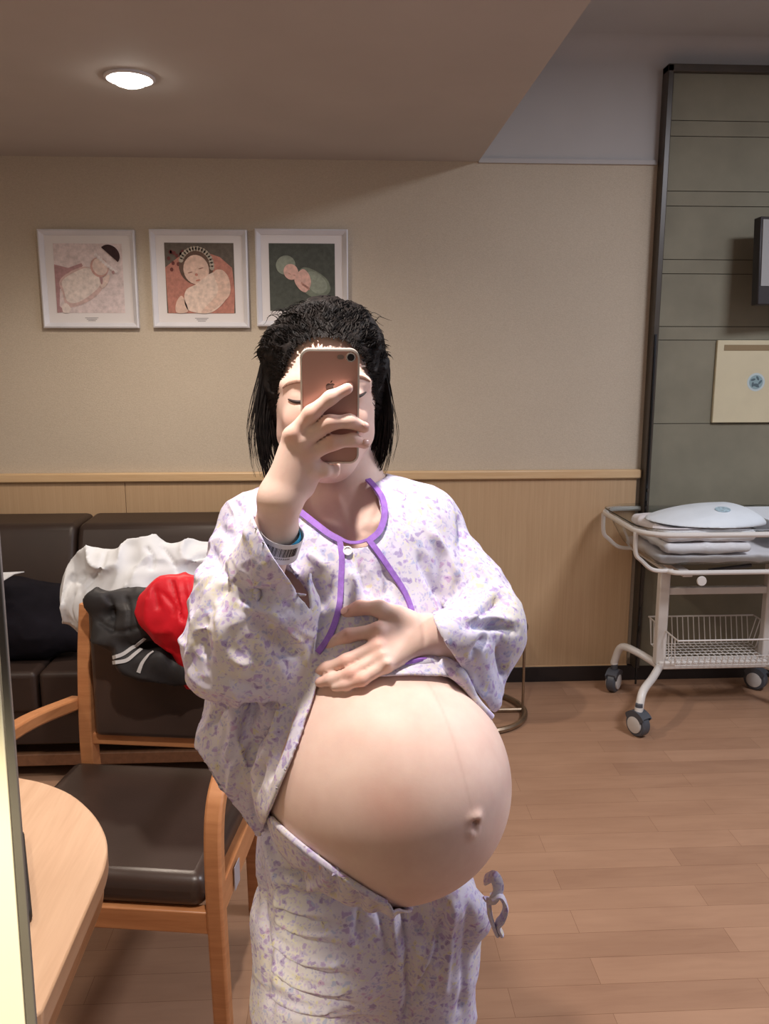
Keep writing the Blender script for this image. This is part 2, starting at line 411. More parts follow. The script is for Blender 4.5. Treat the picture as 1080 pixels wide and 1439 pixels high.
# ------------------------------------------------------------------ television and cream service panel at right
tl = P(1074,302,3.42); bl = P(1068,428,3.42); 
tv = empty('television', (tl[0],3.42,bl[2]), R(0), 'dark framed wall television with grey screen at the right edge', 'television')
Htv = tl[2]-bl[2]
tv.rotation_euler = (R(-4),0,R(8))
MB().box2((0,0,0),(.75,.045,Htv)).build('housing', simple('tv_black',(42,38,40),.4), tv, bevel=.004)
MB().box2((.010,-.003,.075),(.74,.001,Htv-.012)).build('screen', simple('tv_screen',(150,150,150),.25,spec=.5), tv, smooth=0)
MB().box2((.12,.04,.10),(.24,.197,.2)).build('wall_bracket', M_GLOSSB, tv, bevel=.003)
c0 = P(1008,478,D-.055); c1 = P(1008,594,D-.055)
sp = empty('service_panel', (c0[0],D-.04,c1[2]), 0, 'cream rectangular bedhead service panel with a round emblem and slot', 'wall panel')
Hs = c0[2]-c1[2]
MB().box2((0,-.018,0),(.55,0,Hs)).build('panel_board', M_CREAM, sp, bevel=.003)
MB().box2((.03,-.0195,Hs-.045),(.5,-.016,Hs-.02)).build('slot', simple('slot_brown',(140,120,88),.6), sp, smooth=0)
lc = P(1062,537,D-.06); lx = lc[0]-c0[0]; lz = lc[2]-c1[2]
em = MB()
disc(em,(lx,lz),.040,.040,-.018,0,32,0); disc(em,(lx,lz),.031,.031,-.0188,0,32,1)
for k in range(5): disc(em,(lx+.018*math.cos(k*1.25),lz+.018*math.sin(k*1.25)),.011,.005,-.0194,k*72+50,14,2)
disc(em,(lx-.001,lz-.012),.014,.006,-.02,0,14,2)
em.build('emblem', [simple('emblem_rim',(190,204,206),.5), simple('emblem_blue',(140,166,172),.5), simple('emblem_ink',(84,104,112),.5)], sp, smooth=0)
# ------------------------------------------------------------------ SDF toolkit (surface nets)
def smin(a, b, k):
    h = np.maximum(k-np.abs(a-b), 0)/k; return np.minimum(a, b)-h*h*k*.25
def smax(a, b, k): return -smin(-a, -b, k)
def f_cap(a, b, ra, rb):
    a = np.array(a,float); b = np.array(b,float); ba = b-a; L = ba@ba
    def f(p):
        t = np.clip(((p-a)@ba)/L, 0, 1); return np.linalg.norm(p-a-t[:,None]*ba, axis=1)-(ra+(rb-ra)*t)
    rr = max(ra,rb); f.bb = (np.minimum(a,b)-rr, np.maximum(a,b)+rr); return f
def f_ell(c, r, Rm=None):
    c = np.array(c,float); r = np.array(r,float); Rm = np.eye(3) if Rm is None else Rm
    def f(p):
        q = (p-c)@Rm      # columns of Rm are local axes
        k0 = np.linalg.norm(q/r,axis=1); k1 = np.linalg.norm(q/(r*r),axis=1)+1e-9
        return k0*(k0-1)/k1
    e = np.max(r); f.bb = (c-e, c+e); return f
def f_chain(pts, rs, k=.01):
    return g_union([f_cap(pts[i],pts[i+1],rs[i],rs[i+1]) for i in range(len(pts)-1)], k)
def g_union(fs, k, pad=.09):
    lo = np.min([f.bb[0] for f in fs],axis=0)-pad; hi = np.max([f.bb[1] for f in fs],axis=0)+pad
    def g(p):
        m = np.all((p>lo)&(p<hi),axis=1); out = np.full(len(p), .3)
        if m.any():
            q = p[m]; d = fs[0](q)
            for f in fs[1:]: d = smin(d, f(q), k) if k>0 else np.minimum(d, f(q))
            out[m] = d
        return out
    g.bb = (lo+pad, hi-pad); return g
def f_plane(pt, n):
    pt = np.array(pt,float); n = np.array(n,float); n /= np.linalg.norm(n)
    return lambda p: (p-pt)@n
def vnoise(p, s, seed=0):
    q = p*s; i = np.floor(q).astype(np.int64); f = q-i; f = f*f*(3-2*f)
    def h(a):
        n = (a[:,0]*374761393 + a[:,1]*668265263 + a[:,2]*2147483647 + seed*974711)&0x7fffffff
        n = ((n^(n>>13))*1274126177)&0x7fffffff; n = (n^(n>>16))&0xffff
        return n/65535.0
    out = 0
    for dx in (0,1):
        for dy in (0,1):
            for dz in (0,1):
                w = (f[:,0] if dx else 1-f[:,0])*(f[:,1] if dy else 1-f[:,1])*(f[:,2] if dz else 1-f[:,2])
                out = out+w*h(i+np.array((dx,dy,dz)))
    return out*2-1
def ridged(p, s, seed=0, warp=.3):
    w = np.stack([vnoise(p,s*.7,seed+11),vnoise(p,s*.7,seed+12),vnoise(p,s*.7,seed+13)],1)*warp/s
    a = 1-np.abs(vnoise(p+w,s,seed)); b = 1-np.abs(vnoise(p+w,s*2.1,seed+3))
    return (a*a*a*1.2+b*b*.35-.6)
def polygonise(f, lo, hi, h):
    lo = np.array(lo)-2*h; n = np.ceil((np.array(hi)+2*h-lo)/h).astype(int)
    B = 8; nb = -(-n//B); n = nb*B+1
    g = np.full(tuple(n), 1.0, np.float32)
    ax = [lo[i]+(np.arange(nb[i])+.5)*B*h for i in range(3)]
    C = np.stack(np.meshgrid(*ax, indexing='ij'),-1).reshape(-1,3)
    fc = np.concatenate([f(C[i:i+60000]) for i in range(0,len(C),60000)])
    idx = np.stack(np.meshgrid(*[np.arange(x) for x in nb], indexing='ij'),-1).reshape(-1,3)
    near = np.abs(fc) < B*h*1.35
    for (ix,iy,iz) in idx[(~near)&(fc<0)]: g[ix*B:ix*B+B+1, iy*B:iy*B+B+1, iz*B:iz*B+B+1] = -1
    L = np.stack(np.meshgrid(*[np.arange(B+1)]*3, indexing='ij'),-1).reshape(-1,3)
    nid = idx[near]; ch = 160
    for s_ in range(0,len(nid),ch):
        b = nid[s_:s_+ch]; G = (b[:,None,:]*B+L[None]).reshape(-1,3)
        val = f(lo+G*h); g[G[:,0],G[:,1],G[:,2]] = val
    neg = g<0
    c = sum(neg[a:n[0]-1+a, b:n[1]-1+b, d:n[2]-1+d].astype(np.int8) for a in (0,1) for b in (0,1) for d in (0,1))
    cell = (c>0)&(c<8); ci = np.argwhere(cell)
    vid = np.full(cell.shape, -1, np.int64); vid[cell] = np.arange(len(ci))
    acc = np.zeros((len(ci),3)); cnt = np.zeros(len(ci))
    for ax_ in range(3):
        o1,o2 = [i for i in range(3) if i!=ax_]
        for a in (0,1):
            for b in (0,1):
                p0 = ci.copy(); p0[:,o1]+=a; p0[:,o2]+=b; p1 = p0.copy(); p1[:,ax_]+=1
                v0 = g[p0[:,0],p0[:,1],p0[:,2]]; v1 = g[p1[:,0],p1[:,1],p1[:,2]]
                m = (v0<0)!=(v1<0); t = np.where(m, v0/(v0-v1+1e-12), 0)
                q = p0.astype(float); q[:,ax_]+=t; acc[m]+=q[m]; cnt[m]+=1
    V = lo+acc/cnt[:,None]*h
    quads = []
    for ax_ in range(3):
        o1,o2 = (ax_+1)%3,(ax_+2)%3
        sl0=[slice(None)]*3; sl1=[slice(None)]*3; sl0[ax_]=slice(0,n[ax_]-1); sl1[ax_]=slice(1,n[ax_])
        ch_ = neg[tuple(sl0)]!=neg[tuple(sl1)]; e = np.argwhere(ch_)
        e = e[(e[:,o1]>0)&(e[:,o2]>0)&(e[:,o1]<n[o1]-1)&(e[:,o2]<n[o2]-1)]
        s0 = neg[e[:,0],e[:,1],e[:,2]]
        def vv(a,b):
            q = e.copy(); q[:,o1]-=a; q[:,o2]-=b; return vid[q[:,0],q[:,1],q[:,2]]
        Q = np.stack([vv(1,1),vv(0,1),vv(0,0),vv(1,0)],1)
        Q[~s0] = Q[~s0][:,::-1]; quads.append(Q)
    Q = np.concatenate(quads); Q = Q[(Q>=0).all(1)]
    return V, Q
def grad(f, p, e=.0015):
    g = np.stack([f(p+np.array(d)*e)-f(p-np.array(d)*e) for d in ((1,0,0),(0,1,0),(0,0,1))],1)
    return g/(np.linalg.norm(g,axis=1)[:,None]+1e-9)
def npmesh(name, V, Q, mats, parent=None, color=None):
    me = bpy.data.meshes.new(name); me.vertices.add(len(V)); me.vertices.foreach_set('co', V.astype(np.float32).ravel())
    me.loops.add(Q.size); me.loops.foreach_set('vertex_index', Q.astype(np.int32).ravel())
    me.polygons.add(len(Q)); me.polygons.foreach_set('loop_start', np.arange(0,Q.size,4,dtype=np.int32))
    me.polygons.foreach_set('loop_total', np.full(len(Q),4,np.int32))
    me.polygons.foreach_set('use_smooth', np.ones(len(Q),bool)); me.update(calc_edges=True); me.validate()
    if not isinstance(mats,(list,tuple)): mats=[mats]
    for x in mats: me.materials.append(x)
    if color is not None:
        a = me.color_attributes.new('tone','FLOAT_COLOR','POINT'); c = np.ones((len(V),4),np.float32); c[:,:3]=color
        a.data.foreach_set('color', c.ravel())
    o = bpy.data.objects.new(name, me); COL.objects.link(o)
    if parent is not None: o.parent = parent
    return o
def march(f, px, py, t0=.6, t1=5.0):
    d = ray(px,py); d = d/np.linalg.norm(d); t = t0
    for _ in range(300):
        v = f((CAM+d*t)[None])[0]
        if v<.0004: return CAM+d*t
        t += max(v*.7,.0006)
        if t>t1: return None
    return CAM+d*t
def stroke3(f, pts):
    out = []
    pts = bez([np.array(p,float) for p in pts],6)
    for p in pts:
        h = march(f, p[0], p[1])
        if h is not None: out.append(h)
    return np.array(out)
def seg_dist(V, L):
    d = np.full(len(V), 9.0)
    for a,b in zip(L[:-1],L[1:]):
        ba=b-a; t=np.clip(((V-a)@ba)/(ba@ba+1e-12),0,1); d=np.minimum(d,np.linalg.norm(V-a-t[:,None]*ba,axis=1))
    return d
def creases(f, V, N, strokes):
    """strokes: (pixel points on the surface, width m, amplitude m)"""
    out = V.copy()
    for pts,w,a in strokes:
        L = stroke3(f, pts)
        if len(L)<2: continue
        lo=L.min(0)-w*3; hi=L.max(0)+w*3; m=np.all((V>lo)&(V<hi),axis=1)
        if not m.any(): continue
        i=np.where(m)[0]; d=seg_dist(V[i],L)
        # soft ends
        e=np.minimum(np.linalg.norm(V[i]-L[0],axis=1),np.linalg.norm(V[i]-L[-1],axis=1)); tp=np.clip(e/(w*2.5),.15,1)
        out[i]+=N[i]*(a*np.exp(-(d/w)**2)*tp)[:,None]
    return out
# ------------------------------------------------------------------ sofa
ZS = .42
sx0 = -1.95; sx1 = P(560,800,3.3)[0]; xsp = P(115,800,3.38)[0]
zst = P(200,723,3.56)[2]; ysf = Pz(80,945,ZS)[1]
sofa = empty('sofa', ((sx0+sx1)/2, 3.25, 0), 0, 'long dark brown leather sofa with two back cushions against the wood panelled wall', 'sofa')
def loc(par, mb):
    pl = par.location; mb.v = [(x-pl[0],y-pl[1],z-pl[2]) for x,y,z in mb.v]; return mb
def backc(a,b):
    mb=MB(); pr_=[(3.64,ZS-.1),(3.20,ZS-.1),(3.24,ZS+.1),(3.33,zst-.05),(3.36,zst),(3.60,zst+.005),(3.64,zst-.03)]
    mb.prism([(y,z) for y,z in pr_], b-a, Matrix(((0,0,1,a),(1,0,0,0),(0,1,0,0),(0,0,0,1)))); return mb
for a,b in ((sx0,xsp-.004),(xsp+.004,sx1)): loc(sofa,backc(a,b)).build('back_cushion', M_LEATHS, sofa, bevel=.025, bseg=4)
for a,b in ((sx0,xsp-.004),(xsp+.004,sx1)): loc(sofa,MB().box2((a,ysf,ZS-.15),(b,3.26,ZS))).build('seat_cushion', M_LEATHS, sofa, bevel=.02, bseg=4)
loc(sofa,MB().box2((sx0,ysf+.02,.14),(sx1,3.62,ZS-.14))).build('base', M_LEATHS, sofa, bevel=.008)
zr0 = P(200,1073,ysf+.03)[2]; zr1 = P(200,1057,ysf+.03)[2]
loc(sofa,MB().box2((sx0+.03,ysf+.03,max(zr0,.02)),(sx1-.03,ysf+.06,max(zr1,.06)))).build('base_rail', M_WOODD, sofa, bevel=.003)
for x in (sx0+.05, sx1-.06):
    for y in (ysf+.045, 3.56): loc(sofa,MB().box2((x-.025,y-.02,0),(x+.025,y+.03,.15))).build('leg', M_WOODD, sofa, bevel=.003)
# ------------------------------------------------------------------ chair
ch = empty('armchair', (-.50,1.83,0), R(-8), 'bentwood armchair with brown leather seat between the round table and the woman', 'armchair')
sw = .25; zs = .455
sb = MB(); sb.box2((-sw,-.255,zs-.075),(sw,.225,zs)); so = sb.build('seat', M_LEATH, ch, bevel=.03, bseg=5, smooth=60)
MB().box2((-.18,.205,.53),(.20,.245,.88)).build('backrest', M_LEATH, ch, bevel=.015, bseg=4)
def flatbar(pts, w, t, axis=(1,0,0)):   # ribbon of rectangular section; w across 'axis'
    mb=MB(); pts=[np.array(p,float) for p in pts]; n=len(pts); v=[]; a=np.array(axis,float)
    for i in range(n):
        tt=pts[min(i+1,n-1)]-pts[max(i-1,0)]; tt/=np.linalg.norm(tt); nn=np.cross(tt,a); nn/=np.linalg.norm(nn)
        for sa,sn in ((-1,-1),(1,-1),(1,1),(-1,1)): v.append(pts[i]+a*sa*w/2+nn*sn*t/2)
    f=[]
    for i in range(n-1):
        for k in range(4): f.append((i*4+k,i*4+(k+1)%4,i*4+4+(k+1)%4,i*4+4+k))
    f+=[(0,1,2,3),tuple(range(4*n-4,4*n))]; mb.add(v,f); return mb
for s in (-1,1):
    x=s*.275
    pts=[(x,-.235,0),(x,-.25,.25),(x,-.26,.46),(x,-.25,.58),(x,-.21,.635),(x,-.14,.65),(x,.05,.635),(x*.86,.24,.61)]
    flatbar(bez(pts,6),.036,.034).build('arm', M_WOOD, ch, bevel=.006)
    sx=s*.215+.005
    ptsb=[(sx,.27,0),(sx,.25,.3),(sx,.235,.5),(sx*.97,.240,.72),(sx*.93,.255,.88)]
    flatbar(bez(ptsb,6),.035,.045).build('rear_leg', M_WOOD, ch, bevel=.004)
    flatbar([(s*.262,-.245,.375),(s*.25,.25,.375)],.028,.07).build('side_rail', M_WOOD, ch, bevel=.003)
MB().box2((-.262,-.262,.335),(.262,-.235,.385)).build('front_rail', M_WOOD, ch, bevel=.003)
MB().box2((-.205,.222,.50),(.215,.25,.53)).build('back_rail', M_WOOD, ch, bevel=.003)
MB().box2((.277,-.13,.345),(.2785,-.09,.40)).build('sticker', simple('grey_sticker',(168,164,172),.5), ch, smooth=0)
# ------------------------------------------------------------------ table
ZT=.70
e = [(25,1092),(62,1100),(100,1116),(130,1142),(146,1168),(151,1192),(147,1218),(136,1246)]
tp=[Pz(x,y,ZT)[:2] for x,y in e]; last=Pz(58,1425,ZT)[:2]
tp = [tuple(p) for p in bez([np.array(p) for p in tp],4)]
dv = np.array(last)-np.array(tp[-1]); tp += [tuple(np.array(tp[-1])+dv*.98)]
a_ = np.array(tp[-1]); dd = dv/np.linalg.norm(dv)
tp += [tuple(a_+dd*.03+np.array((-.03,-.01))), (tp[0][0]-.62, a_[1]-.02), (tp[0][0]-.62, tp[0][1]+.03), (tp[0][0]-.2, tp[0][1]+.02)]
tab = empty('table', (tp[0][0]-.1,1.2,0), 0, 'light beech table with rounded corner in the left foreground', 'table')
loc(tab,MB().prism(tp,.034,Matrix.Translation((0,0,ZT-.034)))).build('tabletop',[M_TABLE],tab,bevel=.003)
cx_=sum(p[0] for p in tp)/len(tp); cy_=sum(p[1] for p in tp)/len(tp)
ap=[(cx_+(x-cx_)*.9, cy_+(y-cy_)*.9) for x,y in tp]
loc(tab,MB().prism(ap,.05,Matrix.Translation((0,0,ZT-.084)))).build('apron',M_TABE,tab,bevel=.002)
for (x,y) in ((a_[0]-.03,a_[1]+.03),(tp[0][0]-.55,a_[1]+.05),(tp[0][0]-.55,tp[0][1]-.05),(tp[0][0]-.05,tp[0][1]-.07)):
    loc(tab,MB().lathe([(.018,0),(.024,.1),(.026,ZT-.08),(.026,ZT-.035)],Matrix.Translation((x,y,0)),24)).build('leg',M_TABE,tab)
q0=Pz(34,1170,ZT+.01); q1=Pz(46,1290,ZT+.01)
pc=MB(); 
pp=rrect(-.09,-.0,0.0,np.hypot(q1[0]-q0[0],q1[1]-q0[1]),.012)
an=math.atan2(q0[1]-q1[1],q0[0]-q1[0])-math.pi/2
pc.prism(pp,.018,Matrix.Translation((q1[0],q1[1],ZT+.0005))@Matrix.Rotation(an,4,'Z'))
tag(pc.build('pouch',M_BLACKC,bevel=.005,bseg=3),'dark flat rounded pouch lying on the light beech table beside the mirror edge','pouch')
# ------------------------------------------------------------------ stool behind the woman
sc_=Pz(668,998,0.015); rr=abs(Pz(732,990,.015)[0]-sc_[0])
st = empty('stool',(sc_[0],sc_[1],0),0,'round stool with bronze ring base standing behind the woman by the wall','stool')
v=MB(); v.tube([(rr*math.cos(t),rr*math.sin(t),.013) for t in np.linspace(0,2*math.pi,49)[:-1]],.013,8,True); v.build('base_ring',M_BRASS,st)
v=MB(); v.tube([(rr*.97*math.cos(t),rr*.97*math.sin(t),.40) for t in np.linspace(0,2*math.pi,49)[:-1]],.010,8,True); v.build('top_ring',M_BRASS,st)
for t in (0,120,240):
    MB().tube([(rr*.98*math.cos(R(t)),rr*.98*math.sin(R(t)),.01),(rr*.97*math.cos(R(t)),rr*.97*math.sin(R(t)),.40)],.006,8).build('leg',M_BRASS,st)
MB().tube([(-rr,0,.013),(rr,0,.013)],.009,8).build('cross_bar',M_BRASS,st)
MB().tube([(0,-rr,.013),(0,rr,.013)],.009,8).build('cross_bar',M_BRASS,st)
MB().lathe([(.01,.40),(rr-.02,.40),(rr-.012,.41),(rr-.012,.435),(rr-.03,.45),(.01,.452)]).build('seat',M_LEATH,st)
# ------------------------------------------------------------------ baby cot
ZR=.83
A=lambda px,py,z: Pz(px,py,z)
yf=A(905,753,ZR)[1]; yb=A(930,714,ZR)[1]; ym=(yf+yb)/2
xl_=A(858,726,ZR)[0]; xr_=xl_+1.0
cot = empty('baby_cot',((xl_+.35),ym,0),0,'white wheeled hospital baby cot with clear tub beside the grey green panel','cot')
def CB(mb,name,mat,par=None,**k):
    o=loc(cot,mb).build(name,mat,cot if par is None else par,**k); return o
r3=.15
def rim(x0,y0,x1,y1,r,z,rad,seg=10):
    pts=[(x,y,z) for x,y in rrect(x0,y0,x1,y1,r,6)]; return MB().tube(pts,rad,seg,True)
CB(rim(xl_,yf,xr_,yb,.13,ZR,.011),'top_rail',M_WHITEM)
zlow=P(960,806,yf+.05)[2]
CB(rim(xl_+.14,yf+.06,xr_-.14,yb-.06,.04,zlow,.010),'lower_rail',M_WHITEM)
for x,sx in ((xl_,1),(xr_,-1)):
    for y,sy in ((yf+.09,1),(yb-.09,-1)):
        pts=[(x,y,ZR-.005),(x+sx*.005,y,ZR-.09),(x+sx*.03,y,zlow+.045),(x+sx*.08,y,zlow+.006),(x+sx*.16,y,zlow)]
        CB(MB().tube(bez(pts,5),.009,8),'tub_support',M_WHITEM)
# acrylic tub: walls as swept shell
def tubshell():
    mb=MB(); lv=[(ZR+.02,-.014,.13),(ZR+.012,.0,.12),(ZR-.04,.02,.11),(zlow+.05,.06,.09),(zlow+.022,.09,.06)]
    th=.004; rings=[]
    for z,ins,r_ in lv: rings.append([(x,y,z) for x,y in rrect(xl_+.012+ins,yf+.012+ins,xr_-.012-ins,yb-.012-ins,r_,6)])
    for z,ins,r_ in lv[::-1]: rings.append([(x,y,z+.003) for x,y in rrect(xl_+.012+ins+th,yf+.012+ins+th,xr_-.012-ins-th,yb-.012-ins-th,r_,6)])
    n=len(rings[0]); v=[p for r_ in rings for p in r_]; f=[]; m=len(rings)
    for i in range(m):
        if i==len(lv)-1: continue
        j=(i+1)%m
        for k in range(n): f.append((i*n+k,i*n+(k+1)%n,j*n+(k+1)%n,j*n+k))
    f.append(tuple(range((len(lv)-1)*n,len(lv)*n))); f.append(tuple(range(len(lv)*n,(len(lv)+1)*n)))
    return mb.add(v,f)
CB(tubshell(),'tub',M_ACR)
xp=P(929,870,ym)[0]; xp2=P(1078,870,ym)[0]
zb_=P(1000,931,ym)[2]
for x in (xp,xp2): CB(MB().box2((x-.022,ym-.02,zb_),(x+.022,ym+.02,zlow-.002)),'post',M_WHITEM,bevel=.005)
zc_=P(1000,829,ym)[2]
CB(MB().box2((xp,ym-.014,zc_-.016),(xp2,ym+.014,zc_+.016)),'cross_bar',M_WHITEM,bevel=.004)
for x in (xp,xp2): CB(MB().box2((x-.02,yf+.06,zlow-.018),(x+.02,yb-.06,zlow+.002)),'tub_bearer',M_WHITEM,bevel=.003)
CB(MB().tube([(xp+.17,ym-.05,zlow-.04),(xp+.35,ym-.05,zlow-.02)],.008,8),'tilt_lever',M_GREYP)
CB(MB().lathe([(.001,0),(.018,0),(.02,.006),(.018,.012),(.001,.012)],Matrix.Translation((xp+.05,yf+.05,zlow-.03))@Matrix.Rotation(R(90),4,'X'),20),'knob',M_WHITEM)
CB(MB().box2((xp-.01,ym-.03,zb_-.018),(xp2+.02,ym+.03,zb_+.018)),'base_beam',M_WHITEM,bevel=.006)
# wire basket
bz=zb_+.035; bx0=xp+.02; bx1=xp2-.0; by0=ym-.12; by1=ym+.15; bh=.12
wr=MB()
for z,g_ in ((bz,0),(bz+bh,.03)):
    wr.tube([(bx0-g_*.2,by0-g_,z),(bx1+g_,by0-g_,z),(bx1+g_,by1+g_,z),(bx0-g_*.2,by1+g_,z)],.004 if g_ else .0025,6,True)
for k in range(19):
    x=bx0+(bx1-bx0)*k/18; wr.tube([(x,by0,bz),(x,by1,bz)],.0022,5); wr.tube([(x,by1,bz),(x,by1+.03,bz+bh)],.0022,5)
    if k%1==0: wr.tube([(x,by0,bz),(x,by0-.03*.35,bz+.042)],.0022,5)
for k in range(9):
    y=by0+(by1-by0)*k/8; wr.tube([(bx0,y,bz),(bx1,y,bz)],.0022,5)
    for x,s in ((bx0,-.2),(bx1,1)): wr.tube([(x,y,bz),(x+.03*s,y,bz+bh)],.0022,5)
CB(wr,'wire_basket',M_WHITEM)
# legs and castors
wf=Pz(895,1033,0); wbk=Pz(861,971,0); wrr=Pz(1060,968,0)
def castor(x,y,rz):
    w_=MB(); M=Matrix.Translation((x-cot.location[0],y-cot.location[1],.05))@Matrix.Rotation(rz,4,'Z')@Matrix.Rotation(R(90),4,'X')
    wr_=.05
    w_.lathe([(.012,-.02),(wr_-.006,-.02),(wr_,-.014),(wr_,.014),(wr_-.006,.02),(.012,.02)],M,32)
    w=w_.build('castor_wheel',M_GREYP,cot)
    h_=MB()
    for s in (-1,1): h_.lathe([(.001,s*.0285),(.026,s*.0285),(.034,s*.0255),(.034,s*.0195),(.001,s*.0195)],M,28)
    h_.build('hub',M_LGREYP,w)
    k_=MB(); Mk=Matrix.Translation((x-cot.location[0],y-cot.location[1],.05))@Matrix.Rotation(rz,4,'Z')
    v=[]; 
    pts=[(.058*math.cos(R(t)),.058*math.sin(R(t))) for t in range(35,150,12)]+[(-.042,.022),(-.008,-.008),(.012,-.006)]
    for s in (-1,1): k_.prism(pts,.005,Mk@Matrix(((1,0,0,0),(0,0,1,s*.023-.0025),(0,1,0,0),(0,0,0,1))))
    k_.prism([(.058*math.cos(R(t)),.058*math.sin(R(t))) for t in range(40,145,12)]+[(.053*math.cos(R(t)),.053*math.sin(R(t))) for t in range(140,38,-12)],.046,Mk@Matrix(((1,0,0,0),(0,0,1,-.023),(0,1,0,0),(0,0,0,1))))
    k_.lathe([(.012,.045),(.016,.06),(.014,.085)],Mk,16)
    k_.build('fork',M_GREYP,w)
zj=zb_-.01
for x0_,wp,sy in ((xp,wf,-1),(xp,wbk,1),(xp2,(xp2+abs(xp-wf[0])-.02,wf[1]),-1),(xp2,(max(wrr[0],xp2-.05),wrr[1]),1)):
    dx=wp[0]-x0_; dy=wp[1]-ym
    pts=[(x0_,ym+sy*.01,zj),(x0_+dx*.45,ym+dy*.45,zj+.03),(x0_+dx*.85,ym+dy*.85,zj+.035),(wp[0],wp[1],zj-.04),(wp[0],wp[1],.13)]
    if sy<0: pts=[(x0_,ym-.01,zj),(x0_+dx*.4,ym+dy*.45,zj-.005),(x0_+dx*.85,ym+dy*.85,zj-.02),(wp[0],wp[1],zj-.09),(wp[0],wp[1],.12)]
    CB(MB().tube(bez(pts,6),.017,12),'leg',M_WHITEM)
    castor(wp[0],wp[1],R(-62 if sy<0 else (52 if x0_==xp else -48)))
# bedding: quilts inside the tub
zin=zlow+.03
def pillow(x0,x1,y0,y1,z0,z1,seed,amp,h=.006,r=.03,rid=9):
    c=np.array(((x0+x1)/2,(y0+y1)/2,(z0+z1)/2)); hs=np.array(((x1-x0)/2,(y1-y0)/2,(z1-z0)/2))
    rr_=min(r,hs[2]*.95)
    def f(p):
        q=np.abs(p-c)-(hs-rr_); d=np.linalg.norm(np.maximum(q,0),axis=1)+np.minimum(q.max(1),0)-rr_
        return (d-amp*ridged(p,rid,seed))*.8
    return polygonise(f,c-hs-.02,c+hs+.02,h)
yq0,yq1=yf+.10,yb-.10
def quilt(name,x0,x1,z0,z1,seed,label,cat,mat,amp=.005,rid=9,y0=yq0,y1=yq1):
    V,Q=pillow(x0,x1,y0,y1,z0,z1,seed,amp,rid=rid); o=npmesh(name,V,Q,mat); return tag(o,label,cat)
zq1=P(1000,781,yq0)[2]; zq2=P(1000,764,yq0)[2]; zq3=P(1000,745,yq0)[2]
quilt('cot_mattress',xl_+.11,xr_-.11,zin,zq1,3,'white padded mattress at the bottom of the clear cot tub','mattress',M_COTW,.004,8)
quilt('folded_quilt',xl_+.13,P(1057,770,yq0)[0],zq1+.009,zq2,5,'thin white folded quilt lying directly on the cot mattress','quilt',M_COTW,.006,10)
quilt('folded_quilt',xl_+.12,P(1064,760,yq0)[0],zq2+.010,zq3,8,'puffy white folded quilt between the thin quilt and the smooth sheet bundle','quilt',M_COTW,.007,12)
# smooth sheet bundle with round badge on top
c_=np.array((P(975,730,ym)[0],ym-.02,zq3))
fb=f_ell(c_+np.array((.02,0,-.005)),(.29,.20,.074),(lambda a:np.array(((math.cos(a),0,-math.sin(a)),(0,1,0),(math.sin(a),0,math.cos(a)))))(R(7)))
ft=f_plane((0,0,zq3+.008),(0,0,-1)); fx=f_plane((P(1044,735,ym)[0],ym,zq3+.02),(1,.2,.75))
def fsb(p): return smax(smax(fb(p)-.0012*ridged(p,7,5),ft(p),.01),fx(p),.02)*.8
V,Q=polygonise(fsb,c_-.3,c_+.3,.006)
sb_=npmesh('sheet_bundle',V,Q,simple('pale_sheet',(222,230,238),.7,vary=.02,spec=.25)); tag(sb_,'smooth white wrapped sheet bundle with a blue round badge on top of the cot quilts','bedding')
bt=march(fsb,1015,716) 
if bt is not None:
    nb_=grad(fsb,bt[None])[0]; M=Vector(nb_).to_track_quat('Z','Y').to_matrix().to_4x4(); M.translation=Vector(bt)
    MB().lathe([(.001,.0),(.03,.0),(.03,.002),(.001,.002)],M,28).build('badge',simple('badge_blue',(160,184,196),.6,vary=.2,vs=90),sb_)
# storage tray at the right of the tub
tr=MB(); xt=P(1050,725,ym)[0]+.06
tr.box2((xt,ym-.12,ZR-.05),(xt+.2,ym+.15,ZR-.046)); 
for a,b in (((xt,ym+.146,ZR-.05),(xt+.2,ym+.15,ZR+.03)),((xt,ym-.12,ZR-.05),(xt+.2,ym-.116,ZR+.01)),((xt,ym-.12,ZR-.05),(xt+.004,ym+.15,ZR+.01))): tr.box2(a,b)
tag(tr.build('storage_tray',simple('clear_white_plastic',(220,224,228),.2)), 'pale plastic storage tray inside the right end of the cot','tray')
